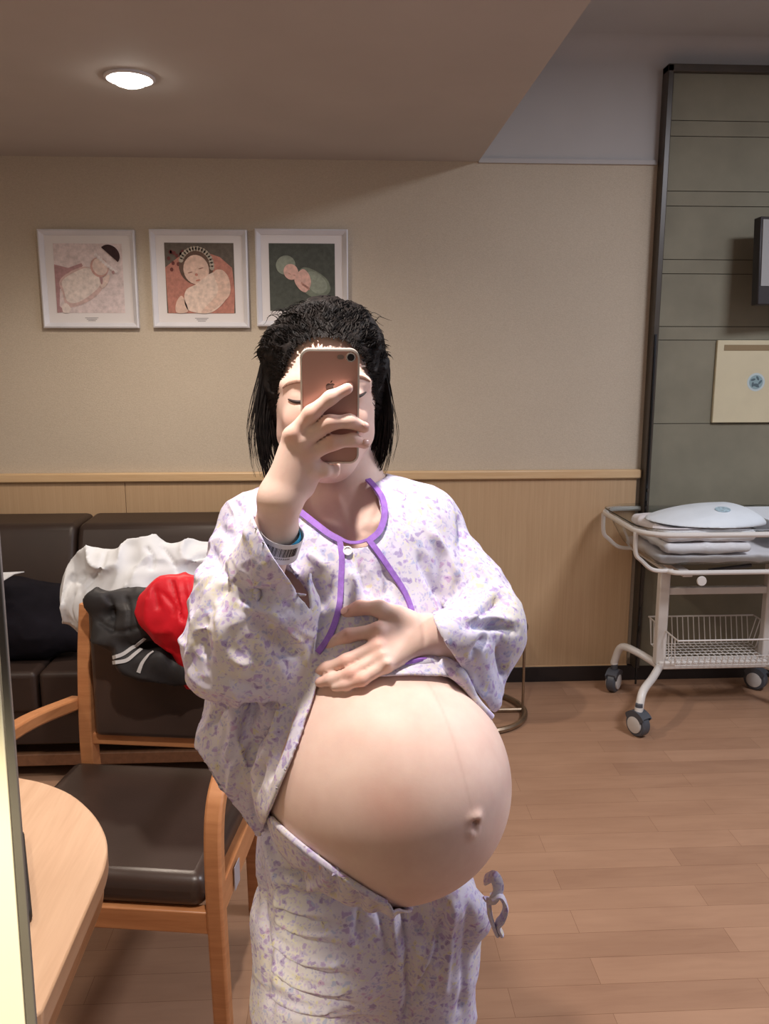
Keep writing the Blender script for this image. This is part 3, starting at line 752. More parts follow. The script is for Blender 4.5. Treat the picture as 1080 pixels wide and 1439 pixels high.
# ------------------------------------------------------------------ heaped clothes
def heap(name, fs, k, mats, label, cat, h=.006, amp=.012, s=11, seed=1, strokes=(), flat_z=None, cuts=(), parent=None):
    base=g_union(fs,k)
    def f(p):
        d=base(p)-amp*ridged(p,s,seed)
        for c in cuts: d=smax(d,c(p),.01)
        return d*.8
    V,Q=polygonise(f,base.bb[0]-.03,base.bb[1]+.03,h)
    if strokes:
        N=grad(f,V); V=creases(f,V,N,strokes)
    o=npmesh(name,V,Q,mats,parent); 
    if label: tag(o,label,cat)
    return o,f
def pc_(px,py,Y,r,px2=None,py2=None,Y2=None,r2=None):
    if px2 is None: px2,py2,Y2,r2=px+1,py,Y,r
    return f_cap(P(px,py,Y),P(px2,py2,Y2),r,r2)
yc=2.20
DW=-.10
heap('white_jacket',[pc_(150,795,2.22,.05,215,790,2.22,.05),pc_(215,790,2.22,.055,300,790,2.22,.05),pc_(135,790,2.26,.03,105,830,2.28,.03),
  pc_(115,850,2.26,.035,125,880,2.22,.022),pc_(130,850,2.22,.075,200,850,2.16,.075),pc_(200,850,2.16,.07,300,850,2.16,.07),pc_(145,880,2.19,.045,175,895,2.16,.04),pc_(98,812,2.28,.006,130,790,2.26,.02)],.05,
  M_WHITEC,'crumpled white jacket heaped over the back of the bentwood armchair','jacket',amp=.017,s=11,seed=4,
  strokes=[([(205,765),(215,790),(200,815),(165,835)],.006,-.008),([(225,765),(240,785),(250,800)],.006,-.008),([(150,768),(140,800),(115,830)],.006,-.008),([(105,830),(100,860),(125,905)],.005,-.007),([(260,800),(275,785),(295,780)],.006,-.007),([(170,840),(190,800),(215,775)],.005,.006),([(120,860),(140,855),(160,870)],.005,-.007)])
bj,fbj=heap('black_jacket',[pc_(138,845,2.03,.022,145,890,2.01,.022),pc_(138,845,2.03,.022,215,840,2.03,.022),pc_(150,890,2.01,.03,190,885,1.99,.035),pc_(190,870,2.01,.04,230,880,2.01,.04),
  pc_(180,930,1.98,.03,225,925,1.97,.03),pc_(215,940,1.98,.03,265,945,1.98,.03),pc_(160,900,2.00,.025,200,945,1.98,.025),pc_(255,930,1.99,.03,300,960,1.99,.03)],.03,
  M_BLACKC,'black sports jacket with two white stripes hanging on the armchair back','jacket',amp=.010,s=14,seed=9,
  strokes=[([(150,835),(160,860),(155,890)],.005,-.008),([(176,835),(182,860),(180,895)],.005,-.008),([(135,870),(165,888),(200,880)],.005,-.006)])
def ribbon(f, pts, w, name, mat, parent, lift=.002, th=.0015):
    L=stroke3(f,pts); N=grad(f,L); mb=MB(); n=len(L); v=[]; fs=[]
    for i in range(n):
        t=L[min(i+1,n-1)]-L[max(i-1,0)]; t/=np.linalg.norm(t)+1e-9; b=np.cross(N[i],t); b/=np.linalg.norm(b)+1e-9
        ww=w if np.isscalar(w) else w[0]+(w[1]-w[0])*i/(n-1)
        for sb,sn in ((-1,-1),(1,-1),(1,1),(-1,1)): v.append(L[i]+N[i]*(lift+sn*th/2)+b*sb*ww/2)
    for i in range(n-1):
        for k in range(4): fs.append((i*4+k,i*4+(k+1)%4,i*4+4+(k+1)%4,i*4+4+k))
    fs+=[(0,1,2,3),tuple(range(4*n-4,4*n))]; mb.add(v,fs); return mb.build(name,mat,parent,smooth=50)
M_STR=simple('grey_white_stripe',(186,184,184),.7)
ribbon(fbj,[(157,925),(175,918),(190,907),(203,896)],.009,'stripe',M_STR,bj,.003)
ribbon(fbj,[(160,931),(178,928),(192,918),(205,908)],.009,'stripe',M_STR,bj,.003)
ribbon(fbj,[(195,945),(200,932),(208,922),(216,916)],(.010,.004),'logo_patch',M_STR,bj,.003)
heap('red_jacket',[pc_(235,835,1.98,.05,275,835,1.98,.05),pc_(222,860,1.97,.05,270,870,1.96,.055),pc_(245,885,1.97,.045,285,905,1.97,.05),pc_(265,925,1.97,.03,290,935,1.97,.03),pc_(266,962,1.98,.008,278,955,1.98,.015)],.035,
  M_REDC,'bright red nylon jacket draped beside the black jacket on the armchair back','jacket',amp=.008,s=12,seed=15,
  strokes=[([(215,815),(225,860),(250,900),(270,940)],.006,-.008),([(240,812),(250,850),(262,890)],.005,-.008),([(262,812),(268,850),(268,890)],.005,.006),([(200,850),(215,890),(245,920)],.006,.006),([(225,830),(245,855),(240,880)],.004,-.005)])
heap('dark_garment',[pc_(20,850,3.02,.09,90,850,3.02,.07),pc_(-40,860,3.02,.1,30,860,3.02,.1),pc_(60,880,2.98,.07,105,890,2.98,.06),pc_(0,890,2.98,.09,60,895,2.97,.08)],.06,
  M_NAVYC,'bulky navy black garment heaped on the sofa seat at the left edge','garment',h=.01,amp=.014,s=8,seed=21,cuts=(f_plane((0,0,ZS+.001),(0,0,-1)),))
# pale paper corner poking in from the left
pp_=[P(-30,806,2.9),P(34,803,2.9),P(20,806,2.88),P(0,818,2.86),P(-30,822,2.86)]
v=[tuple(p) for p in pp_]+[tuple(p-np.array((0,0,.003))) for p in pp_]
tag(MB().add(v,[(0,1,2,3,4),(9,8,7,6,5)]+[(i,(i+1)%5,5+(i+1)%5,5+i) for i in range(5)]).build('paper_sheet',M_WHITEC,smooth=0),'white pointed paper corner above the navy garment at the left edge','paper')
# ------------------------------------------------------------------ the woman
def rz3(a): c,s=math.cos(a),math.sin(a); return np.array(((c,-s,0),(s,c,0),(0,0,1.)))
def rx3(a): c,s=math.cos(a),math.sin(a); return np.array(((1,0,0),(0,c,-s),(0,s,c)))
person = empty('person',(0,1.2,0),0,'standing pregnant person in purple floral pyjamas photographing with a phone, one hand on bare belly','person')
def toP(o): o.parent=person; o.matrix_parent_inverse=Matrix.Translation((0,-1.2,0)); return o
C=lambda px,py,Y: P(px,py,Y)
def cp(a,ra,b,rb): return f_cap(P(*a),P(*b),ra,rb)
HB=.0028
# ---- belly and torso
BR = rz3(R(40))                                   # local -y points to the facing direction
bc = P(541,1092,1.035)
f_belly = f_ell(bc,(.156,.177,.158),BR@rx3(R(-8)))
torso = g_union([f_belly,
   f_ell(P(496,1085,1.19),(.126,.105,.17),rz3(R(28))),
   f_ell(P(490,850,1.19),(.135,.095,.15),rz3(R(12))),
   f_ell(P(505,950,1.12),(.12,.10,.12),rz3(R(20))),
   f_ell(P(517,1260,1.21),(.155,.11,.13),rz3(R(30)))],.06)
shl = g_union([f_cap(P(378,755,1.21),P(480,735,1.21),.042,.052), f_cap(P(480,735,1.21),P(598,758,1.21),.052,.042),
   f_cap(P(465,706,1.21),P(405,738,1.215),.034,.036), f_cap(P(515,706,1.21),P(575,738,1.215),.034,.036)],.04)
neckf = g_union([f_cap(P(494,755,1.195),P(482,640,1.215),.050,.046), f_cap(P(482,690,1.225),P(470,620,1.23),.046,.046)],.03)
# ---- head
hc = P(458,555,1.195)
HR = rz3(R(2))
def hp(px,py,Y): return P(px,py,Y)
cran = f_ell(P(457,535,1.215),(.074,.092,.098),HR)
jaw = g_union([f_ell(P(457,582,1.168),(.062,.062,.078),HR), f_cap(P(440,650,1.135),P(476,650,1.135),.018,.018), f_cap(P(409,615,1.18),P(450,652,1.14),.017,.016), f_cap(P(505,613,1.18),P(468,652,1.14),.017,.016)],.028)
face = [f_cap(P(458,545,1.118),P(458,597,1.090),.008,.011), f_ell(P(458,598,1.092),(.016,.012,.010)),
   f_ell(P(448,600,1.098),(.008,.009,.007)), f_ell(P(468,600,1.098),(.008,.009,.007)),
   f_ell(P(458,622,1.108),(.022,.010,.006)), f_ell(P(458,631,1.110),(.020,.011,.007)), f_ell(P(458,655,1.118),(.018,.014,.012)),
   f_ell(P(422,592,1.132),(.020,.012,.018)), f_ell(P(494,592,1.132),(.020,.012,.018)),
   f_cap(P(402,540,1.146),P(442,534,1.124),.005,.007), f_cap(P(514,538,1.146),P(474,534,1.124),.005,.007)]
facef = g_union(face,.016)
eyes = g_union([f_ell(P(424,558,1.135),(.0165,.0155,.0125)), f_ell(P(494,556,1.135),(.0165,.0155,.0125))],.001)
sock = g_union([f_ell(P(421,556,1.107),(.020,.012,.010)), f_ell(P(497,554,1.107),(.020,.012,.010))],.001)
ears = g_union([f_ell(P(383,588,1.215),(.010,.020,.031),rz3(R(-20))), f_ell(P(531,586,1.215),(.010,.020,.031),rz3(R(20)))],.004)
# ---- forearm, hand with the phone
elA=P(318,915,1.10); wrA=P(394,700,1.0)
phc = P(463.5,573,1.0)                # centre of the phone back
def PH(px,py,off=0.0):                # point at a given height above the phone back plane
    nrm=np.array((.05,-.98,-.18)); nrm/=np.linalg.norm(nrm); d=ray(px,py); t=((phc-CAM)@nrm+off)/(d@nrm); return CAM+d*t
def finger(js, rs, k=.006): return f_chain(js, rs, k)
hA=[]
fA_index=finger([PH(411,612,.010),PH(437,581,.014),PH(464,559,.012),PH(488,546,.008)],[.0105,.0092,.0080,.0068])
fA_mid=finger([PH(423,621,.012),PH(463,594,.016),PH(491,592,.013),PH(512,601,.006)],[.0105,.0090,.0080,.0068])
fA_ring=finger([PH(431,639,.012),PH(468,622,.016),PH(495,618,.013),PH(513,624,.006)],[.0100,.0086,.0076,.0064])
fA_pink=finger([PH(436,658,.010),PH(455,661,.010),PH(468,662,-.006),PH(472,650,-.020)],[.0095,.0082,.0074,.0062])
fA_th=finger([PH(395,680,-.010),PH(408,650,-.030),PH(420,618,-.034),PH(436,590,-.028)],[.014,.0115,.0095,.0080])
palmA=g_union([f_cap(wrA,PH(411,614,.006),.021,.0125),f_cap(wrA,PH(423,623,.008),.021,.0125),f_cap(wrA,PH(431,640,.006),.021,.0125),
   f_cap(wrA,PH(436,657,.003),.020,.0125),f_cap(wrA,PH(398,655,-.015),.020,.013),f_cap(PH(425,682,.0),PH(437,662,.0),.016,.012)],.014)
kn=[f_ell(PH(x,y,.019),(.007,.005,.007)) for x,y in ((411,610),(423,620),(431,638),(437,657))]
handA=g_union([palmA,g_union(kn,.004)],.008)
for g in (fA_index,fA_mid,fA_ring,fA_pink,fA_th): pass
def _hA(p):
    d=handA(p)
    e=np.minimum(np.minimum(fA_index(p),fA_mid(p)),np.minimum(fA_ring(p),fA_pink(p))); e=np.minimum(e,fA_th(p))
    return smin(d,e,.007)
armA=g_union([f_cap(P(372,762,1.21),elA,.040,.038),f_cap(elA,P(356,828,1.06),.038,.034),f_cap(P(356,828,1.06),P(387,745,1.015),.034,.0242),f_cap(P(387,745,1.015),wrA,.0242,.0205)],.02)
# ---- forearm, hand on the belly
_tb=lambda p: smin(torso(p),torso(p)+.0,.01)
def on(px,py,off):
    d=ray(px,py); d=d/np.linalg.norm(d); h=march(torso,px,py)
    return h-d*off if h is not None else P(px,py,1.02)
wrB=on(603,893,.030); elB=P(688,890,1.15)
fB_index=finger([on(531,886,.026),on(489,893,.020),on(463,904,.014),on(448,912,.010)],[.0100,.0088,.0078,.0068])
fB_mid=finger([on(530,908,.026),on(486,929,.020),on(459,939,.014),on(443,945,.010)],[.0100,.0088,.0078,.0068])
fB_ring=finger([on(535,922,.024),on(493,947,.018),on(465,955,.013),on(449,959,.010)],[.0095,.0084,.0074,.0064])
fB_pink=finger([on(541,935,.022),on(508,955,.015),on(486,962,.011),on(470,965,.009)],[.0090,.0078,.0068,.0060])
fB_th=finger([on(572,873,.030),on(533,855,.032),on(505,854,.026),on(486,861,.020)],[.0125,.0105,.0092,.0082])
palmB=g_union([f_cap(wrB,on(531,887,.023),.021,.0115),f_cap(wrB,on(530,908,.023),.021,.0115),f_cap(wrB,on(536,922,.021),.021,.0115),
   f_cap(wrB,on(543,934,.019),.020,.0110),f_cap(wrB,on(560,866,.029),.020,.0125)],.014)
knB=g_union([f_ell(on(x,y,.035),(.005,.005,.005)) for x,y in ((532,886),(532,907),(538,921),(544,932))],.004)
def _hB(p):
    d=smin(palmB(p),knB(p),.008)
    e=np.minimum(np.minimum(fB_index(p),fB_mid(p)),np.minimum(fB_ring(p),fB_pink(p)))
    d=smin(d,e,.006); return smin(d,fB_th(p),.012)
armB=g_union([f_cap(P(600,765,1.21),elB,.038,.036),f_cap(elB,P(655,905,1.075),.036,.033),f_cap(P(655,905,1.075),wrB,.034,.0235)],.02)
# ---- legs and feet
hipA=P(445,1290,1.22); hipB=P(580,1290,1.20)
kA=np.array((hipA[0]-.005,1.20,.47)); kB=np.array((hipB[0]+.005,1.17,.47))
aA=np.array((kA[0],1.27,.09)); aB=np.array((kB[0]+.01,1.24,.09))
legs=g_union([f_cap(hipA,kA,.085,.055),f_cap(kA,aA,.054,.036),f_cap(hipB,kB,.083,.055),f_cap(kB,aB,.054,.036),
  f_cap(aA-np.array((0,-.03,.05)),aA+np.array((-.01,-.16,-.06)),.034,.026),f_cap(aB-np.array((0,-.03,.05)),aB+np.array((.02,-.16,-.06)),.034,.026)],.03)
# ---- navel
nv=march(torso,667,1157); nvn=grad(torso,nv[None])[0]
nvs=g_union([f_ell(nv+nvn*.001,(.0045,.006,.0042)),f_cap(nv+nvn*.0025+np.array((-.002,0,-.006)),nv+nvn*.0015+np.array((.003,0,-.012)),.0028,.0018)],.003)
nvr=g_union([f_ell(nv-nvn*.004+np.array((0,0,.006)),(.009,.005,.004)),f_ell(nv-nvn*.003+np.array((-.004,0,-.010)),(.007,.005,.006))],.004)
def body(p):
    d=smin(torso(p),shl(p),.05); d=smin(d,neckf(p),.035)
    h=smin(cran(p),jaw(p),.03)
    h=smax(h,-sock(p),.012); h=smin(h,facef(p),.016); h=smin(h,eyes(p),.003); h=smin(h,ears(p),.006)
    d=smin(d,h,.010)
    d=smin(d,nvr(p),.010); d=smax(d,-nvs(p),.004)
    d=smin(d,legs(p),.03)
    a=smin(armA(p),_hA(p),.014); b=smin(armB(p),_hB(p),.014)
    d=smin(d,a,.015); 
    return np.minimum(smin(d,armB(p),.012), smin(b,.0+d,.004))
body.lo=np.array((-.42,.80,0)); 
t_=time.time()
V1,Q1=polygonise(body,(-.42,.78,.0),(.36,1.46,1.66),HB)
print('body',len(V1),time.time()-t_)
N1=grad(body,V1)
# clavicles, neck tendons, finger knuckle wrinkles
V1=creases(body,V1,N1,[([(440,733),(465,738),(486,748)],.008,.004),([(512,748),(530,735),(545,722)],.008,.004),
  ([(470,690),(482,720),(494,748)],.006,.0018),([(530,690),(522,720),(508,748)],.006,.0018),([(484,752),(500,757),(512,752)],.007,-.004),
  ([(592,870),(596,890),(597,912)],.004,-.0015),([(418,690),(400,700),(384,690)],.004,-.0012)])
# pigment (skin tone varies where the skin itself does)
base=np.array(lin((235,205,191))); pink=np.array(lin((226,168,150))); red=np.array(lin((205,120,112)))
colr=np.tile(base,(len(V1),1))
def blend(pts, rad, c, amt):
    global colr
    for p in pts:
        if p is None: continue
        w=np.exp(-(np.linalg.norm(V1-p,axis=1)/rad)**2)*amt
        colr=colr*(1-w[:,None])+np.array(c)*w[:,None]
blend([on(x,y,.03) for x,y in ((531,886),(530,908),(489,893),(486,929),(493,947),(448,912),(443,945),(486,861),(505,854),(508,955))],.016,pink,.55)
blend([PH(x,y,.02) for x,y in ((411,610),(437,581),(463,594),(468,622),(488,546),(512,601),(513,624),(431,638))],.012,pink,.5)
blend([P(415,590,1.11),P(501,590,1.11)],.03,pink,.35)
blend([P(458,626,1.10)],.018,red,.7)
blend([march(torso,540,1130),march(torso,565,1150)],.03,pink,.35)
blend([nv],.008,np.array(lin((160,112,92))),.7)
Ln=stroke3(torso,[(592,945),(618,990),(640,1050),(655,1105),(666,1150)])
dl_=seg_dist(V1,Ln); w=np.exp(-(dl_/.0020)**2)*.16*(V1[:,1]<1.1); colr=colr*(1-w[:,None])+np.array(lin((176,130,110)))*w[:,None]
m=NT('skin',.52,spec=.26); at=m.node('ShaderNodeAttribute'); at.attribute_name='tone'
v=m.coord(); n=m.noise(v,24,4,.6); n2=m.noise(v,420,3,.6)
m.col(m.mix(1.0,at.outputs['Color'],m.ramp(n,[(.3,(246,240,240)),(.7,(255,255,255))]),'MULTIPLY'))
m.b.inputs['Subsurface Weight'].default_value=.12; m.b.inputs['Subsurface Radius'].default_value=(.012,.004,.002); m.b.inputs['Subsurface Scale'].default_value=1
m.bump(n2,.12,.0006); M_SKIN=m.m
bodyo=toP(npmesh('body',V1,Q1,M_SKIN,color=colr))
# nails
def nail(f,px,py,rx,rz,dirpx):
    h=march(f,px,py); 
    if h is None: return
    n=grad(f,h[None])[0]; h2=march(f,px+dirpx[0],py+dirpx[1]); t=(h2-h) if h2 is not None else np.array((1,0,0)); t=t-n*(t@n); t/=np.linalg.norm(t)+1e-9; b=np.cross(n,t)
    mb=MB(); v=[];k=14
    for (s,l) in ((.2,.0014),(.7,.0012),(1,.0004),(1,-.0006)):
        for i in range(k):
            a=2*math.pi*i/k; x=s*rx*abs(math.cos(a))**.8*math.copysign(1,math.cos(a)); y=s*rz*abs(math.sin(a))**.8*math.copysign(1,math.sin(a))
            v.append(h+t*x+b*y+n*(l-.12*y*y/rz))
    f_=[]
    for r_ in range(3):
        for i in range(k): f_.append((r_*k+i,r_*k+(i+1)%k,(r_+1)*k+(i+1)%k,(r_+1)*k+i))
    f_.append(tuple(range(k))); mb.add(v,f_); toP(mb.build('fingernail',M_NAIL))
M_NAIL=simple('nail',(236,190,178),.25,spec=.5)
for a in ((489,543.5,.0062,.0046,(-4,2)),(514,597,.005,.004,(-5,-2)),(515,621,.005,.004,(-5,0)),(445,911,.005,.0038,(5,-3)),(483,858,.0055,.0042,(5,-2))): nail(body,*a)
# ---- eyes: lash lines and eyebrows
def strip(f,pts,r,name,mat,flat=None):
    L=stroke3(f,pts); 
    if len(L)<2: return
    n=len(L); rs=[r*(.35+.65*math.sin(math.pi*min(1,max(0,(i+.6)/n)))) for i in range(n)]
    toP(MB().tube(list(L),rs,8,flat=flat).build(name,mat))
M_LASH=simple('lash_dark',(44,28,26),.6); M_BROW=simple('brow_brown',(160,126,110),.9,vary=.15,vs=300)
strip(body,[(405,561),(412,564),(422,565),(434,564),(440,560)],.0026,'eyelashes',M_LASH)
strip(body,[(479,558),(488,560),(500,558),(508,555),(514,551)],.0026,'eyelashes',M_LASH)
strip(body,[(397,545),(406,539),(420,536),(438,537)],.0028,'eyebrow',M_BROW,)
strip(body,[(478,533),(494,530),(508,530),(520,536)],.0028,'eyebrow',M_BROW,)
# ------------------------------------------------------------------ hair
m=NT('black_hair',.62,(26,22,22),spec=.16); v=m.coord(); n=m.noise(v,90,3); m.col(m.ramp(n,[(.35,(16,14,15)),(.7,(40,34,32))])); m.bump(m.noise(m.coord((260,260,30)),1,3),.5,.002); M_HAIR=m.m
skull=g_union([f_ell(P(455,508,1.245),(.080,.096,.088),HR), f_ell(P(425,462,1.20),(.032,.04,.030)), f_ell(P(458,450,1.21),(.036,.045,.030)), f_ell(P(492,456,1.21),(.030,.04,.028)),
   f_ell(P(392,486,1.20),(.024,.04,.028)), f_ell(P(518,484,1.20),(.020,.04,.026)),
   f_cap(P(385,500,1.20),P(375,585,1.21),.019,.011), f_cap(P(375,585,1.21),P(378,625,1.20),.011,.003), f_cap(P(529,510,1.20),P(538,580,1.21),.015,.009), f_cap(P(538,580,1.21),P(535,630,1.20),.009,.002),
   f_ell(P(455,530,1.30),(.07,.05,.09))],.016)
NPF=np.array([(P(x,y,1.12)[0],P(x,y,1.12)[2]) for x,y in ((386,640),(386,590),(389,560),(395,530),(403,503),(416,484),(436,474),(460,471),(482,474),(500,486),(514,506),(523,532),(528,560),(529,600),(528,640))])
def hairf(p):
    d=smin(skull(p),cran(p)-.008,.02)-.0035*ridged(p,38,3,.5)
    m=np.linalg.norm(p-P(458,550,1.12),axis=1)<.2; c_=np.full(len(p),.3)
    if m.any(): q=p[m]; c_[m]=np.maximum(sdp0(q[:,[0,2]],NPF),q[:,1]-1.185+.45*np.maximum(q[:,2]-P(458,500,1.12)[2],0))
    return smax(d,-c_,.010)
def sdp0(q,poly):
    d=np.full(len(q),9.); sg=np.zeros(len(q),int); n=len(poly)
    for i in range(n):
        a=poly[i]; b=poly[(i+1)%n]; e=b-a; w=q-a; t=np.clip((w@e)/(e@e),0,1); d=np.minimum(d,np.linalg.norm(w-t[:,None]*e,axis=1))
        sg+=(q[:,1]>=a[1])&(q[:,1]<b[1])&(e[0]*w[:,1]>e[1]*w[:,0])|(q[:,1]<a[1])&(q[:,1]>=b[1])&(e[0]*w[:,1]<e[1]*w[:,0])
    return np.where(sg%2==1,-d,d)
Vh,Qh=polygonise(hairf,P(455,430,1.2)-np.array((.16,.16,.30)),P(455,430,1.2)+np.array((.16,.2,.08)),.0028)
mbh=MB()
def strand(pts,r,n=5,wob=.0,fr=3):
    pts=bez([np.array(p,float) for p in pts],n); k=len(pts); ph=rng.uniform(0,6.28,3)
    out=[]
    for i,p in enumerate(pts):
        t=i/(k-1); out.append(p+wob*np.array((math.sin(fr*6.28*t+ph[0]),math.sin(fr*6.28*t+ph[1]),.7*math.sin(fr*5*t+ph[2])))*(.3+.7*t))
    rs=[r*(1-.75*(i/(k-1))**2) for i in range(k)]; mbh.tube(out,rs,3,caps=False)
U=rng.uniform
hl=[(384,625),(386,590),(389,560),(395,530),(403,503),(416,484),(436,474),(460,471),(482,474),(500,486),(514,506),(523,532),(528,560),(530,600),(530,625)]
hl3=bez([np.array((x,y,0.)) for x,y in hl],20)
hsurf=lambda p: smin(skull(p),cran(p)-.008,.02)
def surf(px,py,off=.0):
    h=march(hsurf,px,py); return None if h is None else h-ray(px,py)*off
for i in range(1300):
    a=hl3[rng.integers(0,len(hl3))]; k=U(0,1)**1.5; cx,cy=456,560
    dx,dy=a[0]-cx,a[1]-cy; s=1+k*.28-.045; x=cx+dx*s+U(-2,2); y=cy+dy*s+U(-2,2); pts=[]
    side=abs(dx)/75
    for t in (0,.06,.12,.19):
        q=surf(cx+(x-cx)*(1+t)+U(-1.5,1.5),cy+(y-cy)*(1+t*1.15)+U(-1.5,1.5)+side*t*60,.0015)
        if q is None: break
        pts.append(q)
    if len(pts)>1: strand(pts,.0008,5,.0006)
def arc(x,y,dx,dy,lift,r,wob):
    a=surf(x,y,.0); b=surf(x+dx*.5,y+dy*.5,lift); d=surf(x+dx,y+dy,.0)
    if a is None or b is None: return
    if d is None: d=b+(b-a)*.6+np.array((0,.01,-.006))
    strand([a,b,d],r,9,wob,1.3)
for i in range(1300):   # loose waves over the crown
    x=U(372,538); top=424+((x-455)/62)**2*22; y=U(top,top+50)
    t=math.atan2(-60,(x-456)*1.1)+U(-.9,.9); L=U(20,44); arc(x,y,L*math.cos(t),L*.7*math.sin(t),U(.001,.005),.0009,.0013)
for i in range(120):
    x=U(390,525); top=428+((x-455)/62)**2*20
    s0=P(x,top,1.215); s=np.sign(U(-1,1)); d=np.array((s*U(.012,.028),U(-.01,.01),U(-.008,.002)))
    strand([s0+np.array((0,0,-.006)),s0+d*.4+np.array((0,0,U(.002,.007))),s0+d],.0007,7,.0022,1.4)
def lock(path,n,w0,w1,r=.0009,yy=1.205,wob=.0012):
    for i in range(n):
        u=U(-1,1); e=U(.72,1.0); pts=[]; m_=max(2,int(len(path)*e+.5)); yo=U(-.022,.018)
        for j,(x,y) in enumerate(path[:m_]):
            t=j/(len(path)-1); w=w0+(w1-w0)*t; pts.append(P(x+u*w,y+U(-3,3),yy+yo*(1-t*.5)))
        strand(pts,r,5,wob,1.5)
lock([(386,498),(374,545),(368,595),(370,635),(377,672)],190,13,5)
lock([(394,490),(380,540),(374,590),(377,630),(385,655)],90,8,5)
lock([(376,520),(364,570),(358,610),(360,645),(366,672)],30,7,9,.0006)
lock([(382,590),(387,615),(391,640),(393,652)],50,4,4)
lock([(524,500),(536,545),(541,590),(536,635),(522,674)],180,10,6)
lock([(532,520),(543,565),(546,600),(543,640),(534,668)],60,5,7,.0007)
lock([(531,590),(528,615),(520,640),(514,662)],60,4,4)
lock([(538,510),(550,570),(554,610),(546,650)],10,4,8,.0005)
lock([(372,500),(358,560),(351,600),(356,640)],10,4,6,.0005)
hv=np.array(mbh.v); ho=npmesh('hair_volume_tmp',Vh,Qh,M_HAIR)
me=mbh.build('hair_strand_tmp',M_HAIR)
dep=[ho,me]
bpy.context.view_layer.update()
for o in dep: o.select_set(True)
bpy.context.view_layer.objects.active=ho
with bpy.context.temp_override(active_object=ho,object=ho,selected_objects=dep,selected_editable_objects=dep): bpy.ops.object.join()
ho.name='hair'; ho.data.name='hair'; toP(ho)
# ------------------------------------------------------------------ pyjamas
def floral(name):
    m=NT(name,.75,spec=.2); v=m.coord()
    nz=m.node('ShaderNodeTexNoise'); nz.inputs['Scale'].default_value=70; nz.inputs['Detail'].default_value=2; m.link(v,nz.inputs['Vector'])
    ds=m.node('ShaderNodeMixRGB'); ds.blend_type='LINEAR_LIGHT'; ds.inputs[0].default_value=.012; m.link(v,ds.inputs[1]); m.link(nz.outputs['Color'],ds.inputs[2])
    out=m.mix(m.ramp(m.noise(v,9,2),[(.45,(0,0,0)),(.7,(200,200,200))]),(214,209,228),(226,220,200))
    for sc_,thr,cols,core in ((190,.25,[(0,(186,182,216)),(.4,(204,190,222)),(.75,(222,218,200))],None),(98,.34,[(0,(178,158,208)),(.3,(190,180,222)),(.5,(166,150,196)),(.68,(220,212,182)),(.8,(178,184,220)),(.92,(198,168,208))],(140,114,170))):
        x=m.node('ShaderNodeTexVoronoi'); x.inputs['Scale'].default_value=sc_; m.link(ds.outputs[0],x.inputs['Vector'])
        pk=m.node('ShaderNodeSeparateColor'); m.link(x.outputs['Color'],pk.inputs[0])
        fl=m.ramp(x.outputs['Distance'],[(.34,(255,255,255)),(.50,(0,0,0))]); sel=m.ramp(pk.outputs[0],[(thr,(0,0,0)),(thr+.04,(235,235,235))])
        mask=m.mix(1.0,fl,sel,'MULTIPLY'); out=m.mix(mask,out,m.ramp(pk.outputs[1],cols,'CONSTANT'))
        if core: out=m.mix(m.mix(1.0,m.ramp(x.outputs['Distance'],[(.08,(255,255,255)),(.15,(0,0,0))]),sel,'MULTIPLY'),out,core)
    m.col(out); m.bump(m.noise(v,600,3),.15,.0005); return m.m
M_FLOR=floral('purple_floral_cotton')
M_PURP=simple('purple_piping',(150,104,196),.6,vary=.08,vs=120,bump=.15,bs=300)
th=.0032
# shirt body
def wor(p,s,seed=0):
    q=p*s; i0=np.floor(q).astype(np.int64); f1=np.full(len(p),9.); f2=np.full(len(p),9.)
    def h(a,k):
        n=(a[:,0]*374761393+a[:,1]*668265263+a[:,2]*2147483647+(seed*7+k)*974711)&0x7fffffff
        n=((n^(n>>13))*1274126177)&0x7fffffff; return ((n^(n>>16))&0xffff)/65535.0
    for dx in (-1,0,1):
        for dy in (-1,0,1):
            for dz in (-1,0,1):
                c_=i0+np.array((dx,dy,dz)); d=np.linalg.norm(c_+np.stack([h(c_,1),h(c_,2),h(c_,3)],1)-q,axis=1)
                f2=np.minimum(f2,np.maximum(f1,d)); f1=np.minimum(f1,d)
    return f1,f2
def crumple(p,s,seed):
    w=np.stack([vnoise(p,s*1.1,seed+11),vnoise(p,s*1.1,seed+12),vnoise(p,s*1.1,seed+13)],1)*.35/s
    f1,f2=wor(p+w,s,seed); return f1-.45+.35*np.exp(-((f2-f1)/.10)**2)*(.4+.6*vnoise(p,s*.8,seed+5))
def boundary_smooth(V,Q,it=5):
    E=np.concatenate([Q[:,[0,1]],Q[:,[1,2]],Q[:,[2,3]],Q[:,[3,0]]]); E=np.sort(E,1)
    u,cn=np.unique(E,axis=0,return_counts=True); b=u[cn==1]
    for _ in range(it):
        s=np.zeros_like(V); k=np.zeros(len(V)); np.add.at(s,b[:,0],V[b[:,1]]); np.add.at(s,b[:,1],V[b[:,0]]); np.add.at(k,b[:,0],1); np.add.at(k,b[:,1],1)
        m=k>1; V=V.copy(); V[m]=V[m]*.4+(s[m]/k[m][:,None])*.6
    return V
